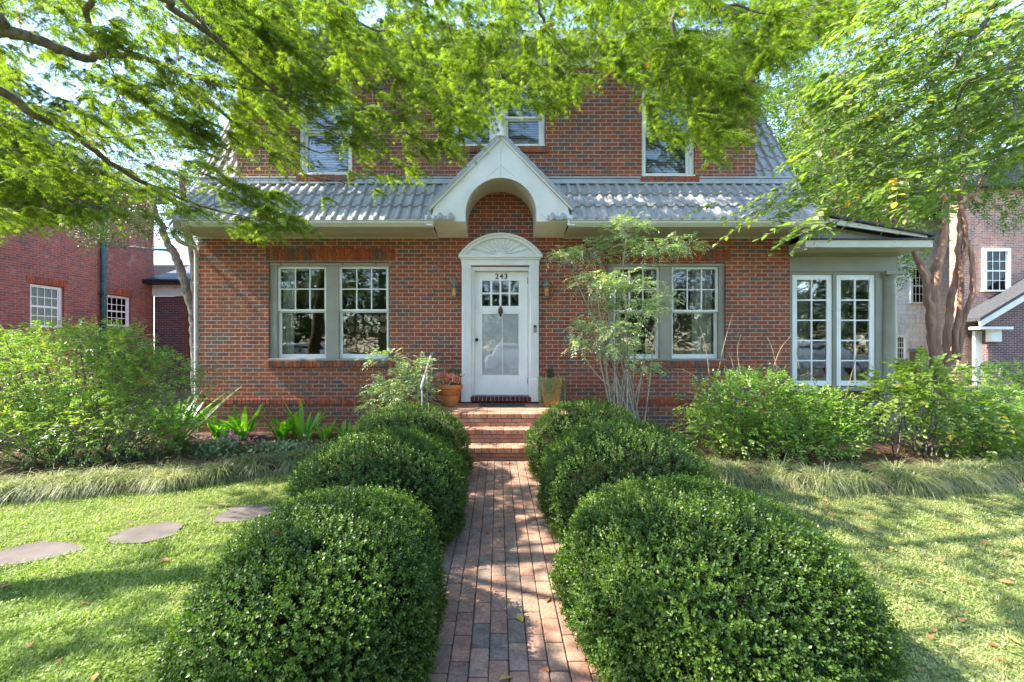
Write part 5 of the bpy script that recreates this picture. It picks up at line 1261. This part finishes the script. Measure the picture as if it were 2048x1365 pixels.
# ferns
def fern(label,x,y,h,n,seed,tone=.5,mat='nandina'):
    r=np.random.default_rng(seed); Lv=Leaves(); a=r.uniform(0,6.28,n)
    d=np.stack([np.cos(a)*.6,np.sin(a)*.6,np.full(n,.8)],1); base=np.tile(np.array([[x,y,.04]]),(n,1))
    fronds(Lv,T_LANCE,base,d,h*r.uniform(.7,1.2,n),27,h*.16,np.clip(tone+r.normal(0,.1,n),0,.9),droop=.45,spread=.95,jit=.08)
    o=Lv.build('fern',M[mat]); tag(o,label,'fern','ferns at the foot of the wall'); return o
fern('fern right of the farthest round hedge, below the right window',2.35,6.7,.55,12,81,.7); fern('smaller fern beside the glossy shrub, near the foot of the wall',2.75,6.8,.4,9,82,.6); fern('dark fern below the sunroom vent',5.0,6.9,.5,10,83,.2); fern('large fern at the right edge behind the bushy perennial',7.7,7.2,.8,16,84,.35)
# low flowers and ground leaves
def flowers(label,x,y,w,n,seed,mat,leafmat='bush',nf=26,h=.16,name='flowering_plant'):
    r=np.random.default_rng(seed); root=thing(name,label,'flowers',(x,y,.04)); Lv=Leaves()
    c=np.stack([x+r.normal(0,w,n),y+r.normal(0,.12,n),.05+r.random(n)*h],1); d=nrmz(r.normal(size=(n,3))+np.array([0,0,.7])); Lv.add(T_OVAL,c,d,r.normal(size=(n,3))+np.array([0,0,1.]),r.uniform(.035,.07,n),np.clip(.5+r.normal(0,.2,n),0,1)); 
    Lv.stems(np.stack([c[:,0],c[:,1],np.full(n,.03)],1),c,.002,.001,.2); Lv.build('foliage',M[leafmat],root)
    Fl=Leaves(); c=np.stack([x+r.normal(0,w,nf),y+r.normal(0,.12,nf)-.03,.08+h*.6+r.random(nf)*h*.7],1)
    for k in range(5):
        a=k*2*math.pi/5; d=np.tile(np.array([[math.cos(a),math.sin(a)*.8-.2,.3]]),(nf,1))+r.normal(size=(nf,3))*.2
        Fl.add(T_OVAL,c,d,np.tile(np.array([[0,-.6,1.]]),(nf,1)),.034,r.random(nf))
    Fl.build('blossom',mat,root); return root
flowers('magenta flowering plant at the foot of the downspout',-4.42,6.2,.10,140,91,M['pink'],nf=18,h=.24)
flowers('low plant with pink and red blossoms in front of the strap plants',-3.75,6.05,.26,380,92,M['pink'],nf=34,leafmat='nandina_pale',h=.24)
flowers('low dark leaved plant with one or two pink blossoms beside the large nandina',-4.75,5.95,.25,260,93,M['pink'],nf=4,leafmat='nandina_pale',h=.26)
flowers('pale trailing ground plant between the flowers and the round hedges',-3.0,6.2,.3,320,94,M['coral'],nf=3,leafmat='nandina_pale',h=.15)
# ================================================================ NEIGHBOURS
def tfm(mb,k0,fn): mb.v[k0:]=[fn(v) for v in mb.v[k0:]]
def far_window(parent,fn,x0,x1,z0,z1,cols,rows2,out=.05,casing=.09,label=None):
    """x along the wall, y<0 towards the viewer of that wall; fn maps to world"""
    m=MB(); c=casing
    m.box(x0,x0+c,-out,.06,z0,z1); m.box(x1-c,x1,-out,.06,z0,z1); m.box(x0,x1,-out-.003,.06,z1,z1+c); m.box(x0-.04,x1+.04,-out-.03,.06,z0-.06,z0)
    zm=(z0+z1)/2; m.box(x0+c,x1-c,-out*.3,.05,zm-.025,zm+.025); 
    m.box(x0+c,x0+c+.04,-out*.25,.05,z0,z1); m.box(x1-c-.04,x1-c,-out*.25,.05,z0,z1)
    for i in range(1,cols): xx=x0+c+(x1-x0-2*c)*i/cols; m.box(xx-.011,xx+.011,-out*.2,.04,z0,z1)
    for k in range(1,rows2): 
        if k*2!=rows2: zz=z0+(z1-z0)*k/rows2; m.box(x0+c,x1-c,-out*.15,.04,zz-.011,zz+.011)
    tfm(m,0,fn); o=m.build('window',M['white'],parent)
    g=MB(); g.box(x0+c,x1-c,.0,.01,z0,z1); tfm(g,0,fn); g.build('pane',M['glass_far'],o)
    return o
# left: red brick house
nb=thing('brick_house','deep red brick house at the left edge with white windows and a teal downspout','house',(-14,13,0))
XW=-13.0
WN=[(12.49,13.47,2.05,3.27),(14.95,15.92,2.18,3.24)]
def fl(v): return (XW-v[1],v[0],v[2])
m=MB(); solid_wall(m,6.5,16.98,-.3,7.0,0,.3,[(a,b,c,d) for a,b,c,d in WN]); tfm(m,0,fl); m.build('side_wall',M['brick_left'],nb)
m=MB(); m.box(-24,XW-.301,6.5,16.98,-.3,.3); m.box(-24,XW-.3,16.7,16.98,.3,7.0); m.box(-24,XW-.3,6.5,6.8,.3,7.0); m.build('rear_wall',M['brick_left'],nb)
m=MB(); m.box(-16,XW-.9,7,16.5,.4,6.8); m.build('room',M['dark'],nb)
for a,b,c,d in WN:
    far_window(nb,lambda v:(XW-.10-v[1],v[0],v[2]),a+.003,b-.003,c+.062,d-.095,4,4,.03,.08)
    m=MB(); brick_row(m,a-.1,b+.1,-.02,.03,d+.002,d+.21,w=.075); tfm(m,0,fl); m.build('soldier_course',[M['brickpc'],M['mortar']],nb)
m=MB(); m.prism([(-25,6.95),(XW+.35,6.95),(XW+.35,7.1),(-19,10.5)],'y',6.1,17.3); m.build('roof',M['shingle'],nb)
m=MB(); yy=14.72; m.tube([(XW+.09,yy,-.1),(XW+.09,yy,6.9)],.075,8); 
for z in (1.2,3.2,5.2): m.box(XW+.0,XW+.19,yy-.10,yy+.10,z,z+.06)
m.build('downspout',M['copperpipe'],nb)
# bay with the dark roof
BX1=-11.95
m=MB(); m.box(XW+.003,BX1,17.0,17.3,-.2,3.38); m.box(BX1-.3,BX1,17.303,18.4,-.2,3.38); m.build('bay_wall',brick_mat('shaded purple brick',[(0,(.20,.07,.06)),(.4,(.13,.065,.075)),(.7,(.10,.06,.075)),(1,(.24,.08,.065))],(.30,.22,.20,1)),nb)  # shade on the bay front is put into this purple brick colour
m=MB(); m.box(BX1+.003,BX1+2.6,18.0,18.3,-.2,3.38); m.build('bay_wall',M['brick_left'],nb)
m=MB(); m.box(XW+.003,BX1+.15,16.88,17.0,3.382,3.80); m.box(BX1+.0,BX1+.15,17.0,18,3.382,3.8); m.box(BX1+.15,BX1+2.6,17.85,18,3.382,3.8); 
for i in range(9): m.box(XW+.1+i*.13,XW+.17+i*.13,16.84,16.879,3.66,3.76)
m.build('bay_cornice',M['white'],nb)
m=MB(); m.prism([(16.5,3.80),(16.5,3.93),(19.5,5.1),(19.5,3.80)],'x',XW+.0,BX1+2.8); m.build('bay_roof',paint('blue black shingle',(.06,.075,.10,1),.7,.2,14),nb)
m=MB(); m.prism([(16.42,3.80),(16.40,3.94),(16.5,3.95),(16.497,3.80)],'x',XW-.3,BX1+2.8); m.build('bay_gutter',M['black'],nb)
m=MB(); m.box(BX1+.12,BX1+.22,17.86,17.98,-.1,3.38); m.build('downspout',M['black'],nb)
m=MB(); m.prism([(19.5,3.8),(19.5,5.0),(24,8.4),(24,3.8)],'x',XW-2,BX1+4); m.build('upper_roof',paint('grey shingle',(.20,.21,.23,1),.8,.2,14),nb)
# right: grey white shingled house, pink brick house, garage gable
gh=thing('shingled_house','pale grey shingled house behind the crape myrtle stems','house',(20.5,21,0))
m=MB(); m.box(16.5,21.0,20.5,28,-.2,7.3); m.build('wall',M['sidingw'],gh)
m=MB(); m.prism([(16.0,7.3),(21.4,7.3),(18.7,9.4)],'y',20.0,28.3); m.build('roof',M['shingle'],gh)
m=MB(); m.box(16.5,16.7,20.4,20.499,0,7.2); m.build('corner_board',M['white'],gh)
fr=lambda Yw:(lambda v:(v[0],Yw+v[1],v[2]))
far_window(gh,fr(20.47),(1819-PX0)*20.5/F,(1849-PX0)*20.5/F,EYE+85*20.5/F,EYE+150*20.5/F,3,4)
far_window(gh,fr(20.47),(1788-PX0)*20.5/F,(1811-PX0)*20.5/F,EYE-27*20.5/F,EYE+15*20.5/F,3,4)
bh=thing('brick_house','pale pink brick house with a white window at the right edge','house',(24,19,0))
m=MB(); m.box((1917-PX0)*17.45/F,31,17.45,17.80,-.2,7.6); m.build('wall',M['brick_right'],bh)
m=MB(); m.box(21.3,30.9,17.803,27,-.2,7.55); m.build('rear_wall',M['brick_right'],bh)
m=MB(); m.prism([(17.4,7.6),(31.5,7.6),(24.5,11)],'y',17.1,27.3); m.build('roof',M['shingle'],bh)
k=17.45/F
far_window(bh,fr(17.42),(1963-PX0)*k,(2017-PX0)*k,EYE+109*k,EYE+186*k,3,4,.06,.12)
gg=thing('garage','low gabled purple brick garage with a white door at the right edge','garage',(22,17.1,0))
k=17.0/F
gx0=(1976-PX0)*k; gr=(1932-PX0)*k
m=MB(); zt=EYE+78*k; m.prism([(gx0,-.2),(31,-.2),(31,zt),(28.5,zt+.2),(25,EYE+160*k),(gx0,zt-.15)],'y',17.0,17.44); m.build('wall',M['brick_purple'],gg)
m=MB(); A=(gr,EYE+46*k); B=((2110-PX0)*k,EYE+152*k); 
m.prism([(A[0],A[1]),(B[0],B[1]),(B[0],B[1]+.12),(A[0],A[1]+.12)],'y',16.5,17.44); m.build('roof',M['shingle'],gg)
m=MB(); m.prism([(A[0]+.05,A[1]-.22),(B[0],B[1]-.24),(B[0],B[1]-.003),(A[0]+.02,A[1]-.003)],'y',16.53,16.58); m.box(A[0]+.1,gx0+.5,16.59,17.0,A[1]-.30,A[1]-.2); m.box(gx0-.1,gx0+.3,16.8,16.99,A[1]-.75,A[1]-.30); m.build('rake_trim',M['offwhite'],gg)
m=MB(); m.box((1961-PX0)*k,gx0-.003,17.2,17.3,-.1,EYE+28*k); m.build('door',M['white'],gg)
m=MB(); m.box((1972-PX0)*k,(1975-PX0)*k,17.15,17.2,.75,.80); m.build('door_handle',M['black'],gg)
# bird feeder on a post
fe=thing('bird_feeder','small dark roofed bird feeder on a thick post left of the crape myrtle','bird feeder',(9.3,10.3,0))
kx=(1834-PX0)*10.3/F; zz=EYE-12*10.3/F
m=MB(); m.box(kx-.05,kx+.05,10.25,10.35,0,zz-.26); m.build('post',M['bronze'],fe)
m=MB(); m.box(kx-.085,kx+.085,10.2,10.4,zz-.259,zz-.02); m.build('feeder_box',M['bronze'],fe)
m=MB(); m.prism([(kx-.13,zz-.02),(kx+.13,zz-.02),(kx+.07,zz+.05),(kx-.07,zz+.05)],'y',10.17,10.43); m.build('roof',M['bronze'],fe)

# ================================================================ THINGS ON THE STOOP
ZP=3*RS
pot=thing('flower_pot','round terracotta pot of pink begonias and a small round bush, left of the door','flower pot',(-.80,7.36,ZP))
m=MB(); m.lathe([(.125,0),(.135,.01),(.165,.16),(.168,.175),(.172,.176),(.188,.27),(.190,.275),(.212,.277),(.214,.335),(.205,.342),(.19,.335),(.185,.30)],(-.80,7.36,ZP+.002),36); m.build('pot',M['terracotta'],pot)
m=MB(); m.lathe([(.001,0),(.186,0)],(-.80,7.36,ZP+.31),24); m.build('potting_soil',M['soil'],pot)
Lv=Leaves(); n=420; d=nrmz(rng.normal(size=(n,3))+np.array([0,-.1,.2])); c=np.array([-.74,7.40,ZP+.46])+d*np.array([.115,.11,.12]); Lv.add(T_SMALL,c,d+rng.normal(size=(n,3))*.5,d+rng.normal(size=(n,3))*.4,.028,np.clip(rng.normal(.55,.15,n),0,1)); Lv.build('round_bush',M['box'],pot)
Lv=Leaves(); n=230; c=np.stack([-.84+rng.normal(0,.09,n),7.27+rng.normal(0,.05,n),ZP+.37+rng.random(n)*.11],1); Lv.add(T_OVAL,c,rdir(n)+np.array([0,-.3,.4]),rdir(n)+np.array([0,-.5,.7]),.045,rng.uniform(.3,.9,n)); Lv.build('begonia_leaves',M['nandina_pale'],pot)
Lv=Leaves(); n=420; c=np.stack([-.81+rng.normal(0,.095,n),7.22+rng.normal(0,.045,n),ZP+.39+rng.random(n)*.13],1); Lv.add(T_OVAL,c,rdir(n)+np.array([0,-.4,.4]),rdir(n)+np.array([0,-.8,.5]),.034,rng.random(n)); Lv.build('blossom',M['coral'],pot)
pot=thing('flower_pot','orange glazed tapered pot draped with trailing greenery, right of the door','flower pot',(.86,7.36,ZP))
m=MB(); x,y=.86,7.36
for (z0,w0,z1,w1) in ((0,.15,.40,.205),): 
    m.lathe([(w0,0),(w0+.004,.01),(w1-.003,.385),(w1+.004,.39),(w1+.006,.425),(w1-.02,.427),(w1-.03,.38)],(x,y,ZP+.002),4,smooth=False); tfm(m,0,lambda v:(x+(v[0]-x)*.92*math.cos(R(45))-(v[1]-y)*.92*math.sin(R(45)) if True else v[0], y+(v[0]-x)*.92*math.sin(R(45))+(v[1]-y)*.92*math.cos(R(45)), v[2]))
    m.v=[(x+(a-x)*1.15,y+(b-y)*1.15,c) for a,b,c in m.v]
m.build('pot',M['glaze'],pot)
Lv=Leaves()
for k in range(96):
    a=random.uniform(0,6.28) if k>76 else random.uniform(math.pi*1.0,math.pi*2.0)
    if 5.2<a<5.6 and k<90: continue
    rx_=.20/max(abs(math.cos(a)),abs(math.sin(a)))*1.0; rx_=min(rx_,.25); ex,ey=x+math.cos(a)*rx_,y+math.sin(a)*rx_
    Ls=random.uniform(.12,.42); n=int(Ls*230); t=np.linspace(0,1,n); c=np.stack([ex+rng.normal(0,.008,n)-.0*t,ey+rng.normal(0,.008,n)-.01,ZP+.44-Ls*t],1)
    Lv.add(T_SMALL,c,rdir(n)+np.array([0,-.2,-.5]),rdir(n)+np.array([math.cos(a),math.sin(a),.2]),.018,np.clip(rng.normal(.6,.2,n),0,1))
n=420; c=np.stack([x+rng.uniform(-.21,.21,n),y+rng.uniform(-.21,.21,n),ZP+.425+rng.random(n)*.035],1); Lv.add(T_SMALL,c,rdir(n),rdir(n)+np.array([0,0,1.]),.02,rng.uniform(.4,1,n)); Lv.build('trailing_plant',M['nandina_pale'],pot)
Lv=Leaves(); n=110; c=np.stack([x-.02+rng.normal(0,.03,n),y+rng.normal(0,.03,n),ZP+.44+rng.random(n)*.15],1); Lv.add(T_LANCE,c,rdir(n)*.7+np.array([0,0,.6]),rdir(n),.05,rng.uniform(.1,.6,n)); Lv.build('foliage',M['box'],pot)
m=MB(); m.box(fx(958,7.4),fx(1049,7.4),7.25,7.50,ZP+.004,ZP+.018,bev=.003); o=m.build('doormat',M['mat']); tag(o,'dark grey doormat lying before the front door','doormat')
hr=thing('handrail','thin pale iron handrail at the left side of the brick steps','handrail',(-1.07,6.7,0))
m=MB(); X=-1.065
m.tube([(X,7.15,ZP),(X,7.15,1.40)],.010,7); m.lathe([(.02,0),(.022,.01),(.012,.02)],(X,7.15,ZP),10); m.build('post',M['iron'],hr)
m=MB(); m.tube([(X,6.27,.30),(X,6.27,1.0)],.010,7); m.build('post',M['iron'],hr)
m=MB(); m.tube([(X,6.71,.34),(X,6.71,1.19)],.007,6); m.build('baluster',M['iron'],hr)
pts=[(X,7.62,1.42),(X,7.3,1.42),(X,7.15,1.405),(X,6.27,1.0),(X,6.24,.97),(X,6.235,.92)]
for i in range(len(pts)-1): pass
m=MB(); m.tube(pts,.019,8); tfm(m,0,lambda v:v); m.build('rail',M['iron'],hr)

# ================================================================ FALLEN LEAVES
T_DRY=(np.array([(0,0,0),(.16,.2,.10),(.27,.45,.14),(.18,.78,.06),(0,1,.10),(-.2,.75,.02),(-.29,.42,.06),(-.15,.18,.08),(0,.3,0),(0,.7,.02)]),[np.array([(0,1,8),(0,8,7),(3,4,9),(9,4,5)]),np.array([(1,2,3,9),(1,9,8,8)])[:1],np.array([(7,8,9,5)]) ])
def dry_mesh(name,sc,r):
    L=Leaves(); V=np.array([(0,0,0),(.18,.3,.09),(.24,.6,.12),(0,1,.03),(-.22,.62,.02),(-.26,.32,.10),(0,.32,0),(0,.65,.015)])
    L.raw((V-np.array([0,.5,0]))*sc,np.array([(6,1,2,7),(5,6,7,4)]),np.full(8,r)); L.raw((V-np.array([0,.5,0]))*sc,np.array([(0,1,6),(0,6,5),(7,2,3),(4,7,3)]),np.full(8,r))
    return L
def fallen(px,py,sc,tone,label,group,z=.004,Y=None,tilt=.1):
    q=P(px,py,Y) if Y else P(px,py,F*(EYE-z)/(py-PY0))
    L=dry_mesh('fallen_leaf',sc,tone); a=random.uniform(0,6.28); V=np.concatenate(L.V); ca,sa=math.cos(a),math.sin(a)
    V=np.stack([V[:,0]*ca-V[:,1]*sa,V[:,0]*sa+V[:,1]*ca,V[:,2]+V[:,0]*tilt],1)
    me_o=mesh_arrays('fallen_leaf',V,[np.concatenate(v) for v in L.F.values()],M['dead'],None,np.concatenate(L.R))
    me_o.location=[float(q[0]),float(q[1]),float(q[2] if Y else z)]; tag(me_o,label,'leaf',group); return me_o
for px,py,sc,tn,lb in [(1040,1236,.085,1.0,'pale yellow green leaf lying flat in the middle of the brick path'),(1095,1200,.06,.5,'tan leaf on the brick path nearest the right hedge'),(1000,1063,.05,.35,'small brown leaf in the shade of the middle left hedge on the path'),(974,1067,.06,.1,'dark brown twig like leaf on the path'),(1092,1338,.05,.45,'small brown leaf near the bottom right of the brick path'),(1012,1357,.07,.95,'yellow leaf at the bottom edge of the brick path'),(936,1179,.03,.9,'tiny yellow leaf at the left side of the brick path'),(1020,1037,.03,1,'tiny pale leaf high up the brick path')]:
    fallen(px,py,sc,tn,lb,'dry leaves on the brick path',.017)
g='dry leaves scattered on the lawn right of the hedges'
for px,py in [(1650,1001),(1655,1013),(1711,1025),(1665,1030),(1738,1034),(1725,1057),(1916,1039),(1921,1066),(1972,1087),(1765,1099),(1782,1096),(1748,1138),(1760,1131),(1793,1168),(1843,1164),(1882,1179),(1931,1161),(2012,1164),(2014,1107),(2038,1126),(2040,1054),(1815,1217),(1898,1232),(1922,1240),(2018,1247),(2026,1280),(2005,1322),(1868,1260),(1861,1275),(1837,1338),(1900,1290),(1985,1290),(1990,1000),(1800,1000),(1880,1120)]:
    tn=random.uniform(.1,1); sc_=random.uniform(.04,.085); wd='red brown' if tn<.3 else ('brown' if tn<.55 else ('tan' if tn<.8 else 'yellow')); sz_='large' if sc_>.066 else 'small'
    pl='in front of the right border grass' if py<1045 else ('in the middle of the right lawn' if py<1150 else ('beside the near right box hedge' if px<1900 else 'in the lawn near the bottom right corner'))
    fallen(px,py,sc_,tn,f'{sz_} {wd} fallen leaf {pl}',g,.028)
for px,py in [(190,1354),(330,1120),(10,1172),(165,1207),(60,1290),(120,1320)]:
    fallen(px,py,random.uniform(.04,.07),random.uniform(.1,.6),'brown fallen leaf on the left lawn '+{190:'near the bottom edge',330:'close to the near round hedge',10:'at the left edge below the largest stepping stone',165:'just below the largest stepping stone',60:'left and below the stepping stones, in the shade',120:'second from the bottom edge'}[px],'dry leaves on the left lawn',.03)
hl=[(566,1112,.075,.15,'dark red brown leaf caught high on the near left box hedge'),(740,900,.05,.3,'small brown leaf on the middle left box hedge'),(720,935,.05,.5,'tan leaf on the left flank of the middle left box hedge'),(832,826,.05,.4,'brown leaf on top of the farthest left box hedge'),(1197,842,.07,.9,'yellow leaf lying on top of the farthest right box hedge'),(1120,990,.04,.2,'tiny red brown leaf on the path side of the middle right box hedge'),(1330,905,.05,.3,'brown leaf on the middle right box hedge'),(1205,1085,.05,.25,'red brown leaf on the path side of the near right box hedge'),(1560,1075,.06,.4,'brown leaf high on the near right box hedge'),(720,1005,.06,.15,'dark leaf on the crest of the near left box hedge')]
hed=[o for o in C.objects if o.name.startswith('box_hedge')]
dg=bpy.context.evaluated_depsgraph_get(); dg.update()
for px,py,sc,tn,lb in hl:
    d=Vector(P(px,py,1.0)-np.array([0,0,EYE])).normalized(); best=None
    for h_ in hed:
        core=[c for c in h_.children if c.name.startswith('shaded_core')][0]; o_=Vector((0,0,EYE))-h_.location
        hit,loc,nn_,_=core.ray_cast(o_,d)
        if hit and (best is None or (loc-o_).length<best[0]): best=((loc-o_).length,loc+h_.location,nn_.copy())
    if best:
        q=best[1]+best[2]*.13; lf=fallen(px,py,sc,tn,lb,None,.02); lf.location=q; lf.rotation_euler=best[2].to_track_quat('Z','Y').to_euler()

lf=fallen(1101,52,.09,.35,'dry orange brown leaf caught in the maple twigs at the top centre',None,0,Y=4.3); lf.rotation_euler=(R(70),R(20),0)
# plates on a rack behind the left window
pr=None
for r_,py in enumerate((637,659)):
    for i,px in enumerate((702,719,735,752,767)):
        yy=YF+.75; x,_,z=P(px,py,yy)
        if pr is None:
            m=MB(); lath_y(m,[(.001,.004),(.035,.004),(.042,.010),(.066,.018),(.066,.014),(.04,.0),(.001,.0)],(0,0,0),20); pr=m.build('wall_plate',M['china'])
            o=pr
        else: o=pr.copy(); C.objects.link(o)
        o.location=(x,yy,z)
        tag(o,'pink patterned plate in the '+('upper' if r_==0 else 'lower')+' row seen through the left window, '+['first','second','third','fourth','fifth'][i]+' from the left','plate','pink plates hung in two rows behind the left window')
m=MB()
for py in (649,671): _,_,z=P(700,py,YF+.75); m.box(fx(690,YF+.75),fx(790,YF+.75),YF+.75,YF+.86,z-.012,z)
x0,x1=fx(690,YF+.75),fx(790,YF+.75); z0=P(0,700,YF+.75)[2]; z1=P(0,618,YF+.75)[2]
m.box(x0,x1,YF+.863,YF+.88,z0,z1); m.box(x0-.02,x0-.001,YF+.75,YF+.88,z0,z1); m.box(x1+.001,x1+.02,YF+.75,YF+.88,z0,z1)
o=m.build('plate_rack',paint('dark wood',(.10,.055,.03,1),.5,.2,8)); tag(o,'dark wooden plate rack behind the right sash of the left window','shelf')
# ================================================================ ACROSS THE STREET (seen only in the window panes)
def street_tree(x,y,h,w,seed,lb):
    cloud_tree('street_tree',lb,'tree',(x,y,0),[([(x,y,-.1),(x+.1,y,h*.3),(x,y,h*.6),(x+.2,y,h*.85)],.3,.06),([(x,y,h*.3),(x+w*.3,y,h*.5),(x+w*.5,y,h*.65)],.14,.04)],M['hbark'],
      [(x,y,h*.5,w,w*.6,h*.3),(x+w*.4,y,h*.3,w*.7,w*.5,h*.17),(x-w*.5,y,h*.32,w*.7,w*.5,h*.18),(x,y,h*.75,w*.7,w*.5,h*.22)],M['far'],1400,.24,T_SMALL,.8,8,'street trees across the road, reflected in the windows',seed,.3,.15,3)
for i,(x,y,h,w) in enumerate([(-19,-17,12,6.5),(-9,-19,14,6.5),(1.5,-17.5,12,6),(11,-19,14,6.5),(21,-17,12,6.5),(31,-20,15,7)]): street_tree(x,y,h,w,200+i,'tree across the road, number of trunks one, behind the viewer' if False else ['street tree farthest left across the road','second street tree from the left across the road','street tree straight across the road from the front door','street tree across the road right of the one facing the door','fifth street tree from the left across the road','street tree farthest right across the road'][i])
for (x0,x1,lb,sd) in ((-26,-2,'clipped hedge on the far side of the road, left half',301),(0,30,'clipped hedge on the far side of the road, right half',302)):
    shrub('street_hedge',lb,'hedge',((x0+x1)/2,-14.3,0),[(x0+(x1-x0)*t,-14.3,1.5,(x1-x0)*.26,1.2,1.7) for t in (.1,.37,.63,.9)],M['far'],4200,T_SMALL,.45,8,.18,20,seed=sd)
def car(x,y,col,label,rot=0):
    root=thing('parked_car',label,'car',(x,y,0),'cars parked along the street'); pt=M['carpaint'+col]
    prof=[(-2.25,.42),(-2.28,.75),(-2.2,.98),(-1.95,1.05),(-1.75,1.45),(-1.45,1.62),(.35,1.64),(.75,1.52),(1.25,1.10),(2.05,.98),(2.25,.80),(2.28,.42)]
    m=MB(); n=len(prof); lay=[(-.88,.0,.94),(-.80,.02,1.0),(.80,.02,1.0),(.88,0,.94)]
    V=[];fc=[]
    for (yy,dz,sc) in [(-.90,-.02,.97),(-.86,0,1.0),(.86,0,1.0),(.90,-.02,.97)]:
        for (a,b) in prof:
            nar=.88 if b>1.2 else 1.0; V.append((x+a*sc,y+yy*nar,b+dz*(1 if b>.5 else 0)))
    for j in range(3):
        for i in range(n): fc.append((j*n+i,j*n+(i+1)%n,(j+1)*n+(i+1)%n,(j+1)*n+i))
    fc.append(tuple(range(n))[::-1]); fc.append(tuple(range(3*n,4*n))); m.add(V,fc); m.build('body',pt,root)
    for side in (1,-1):
        yy=y+side*.80; 
        for a,b,nm in ((-1.6,-.55,'side_window'),(-.47,.6,'side_window')):
            m=MB(); m.prism([(x+a,1.08),(x+b,1.08),(x+min(b,.42),1.50),(x+max(a,-1.38),1.50)],'y',yy-.015+side*.03,yy+.015+side*.03); m.build(nm,M['black'],root)
        for a in (-1.42,1.38):
            m=MB(); k0=0; m.lathe([(.001,-.11),(.30,-.11),(.335,-.09),(.335,.09),(.30,.11),(.001,.11)],(0,0,0),20); m.v=[(x+a+vx,y+side*.80+vz,.335+vy) for vx,vy,vz in m.v]; wh=m.build('wheel',M['black'],root)
            m=MB(); m.lathe([(.001,-.0),(.2,.0),(.2,.02),(.001,.025)],(0,0,0),12); m.v=[(x+a+vx,y+side*(.80+.112)+side*vz,.335+vy) for vx,vy,vz in m.v]; m.build('rim',M['iron'],wh)
        m=MB(); m.box(x+2.12,x+2.27,y+side*.62-.14,y+side*.62+.14,.72,.86,bev=.02); m.build('headlight',M['white'],root)
        m=MB(); m.box(x-2.27,x-2.16,y+side*.68-.1,y+side*.68+.1,.78,1.0,bev=.02); m.build('tail_light',M['rust'],root)
M['carpaintwhite']=paint('white car paint',(.8,.8,.8,1),.2,.02,1,.6); M['carpaintgrey']=paint('silver car paint',(.35,.37,.4,1),.2,.02,1,.6)
car(-9.2,-7.4,'white','white car parked on the street across from the left windows'); car(1.6,-7.4,'white','white car parked on the street across from the front door'); car(16.2,-7.4,'grey','silver car parked on the street across from the sunroom')
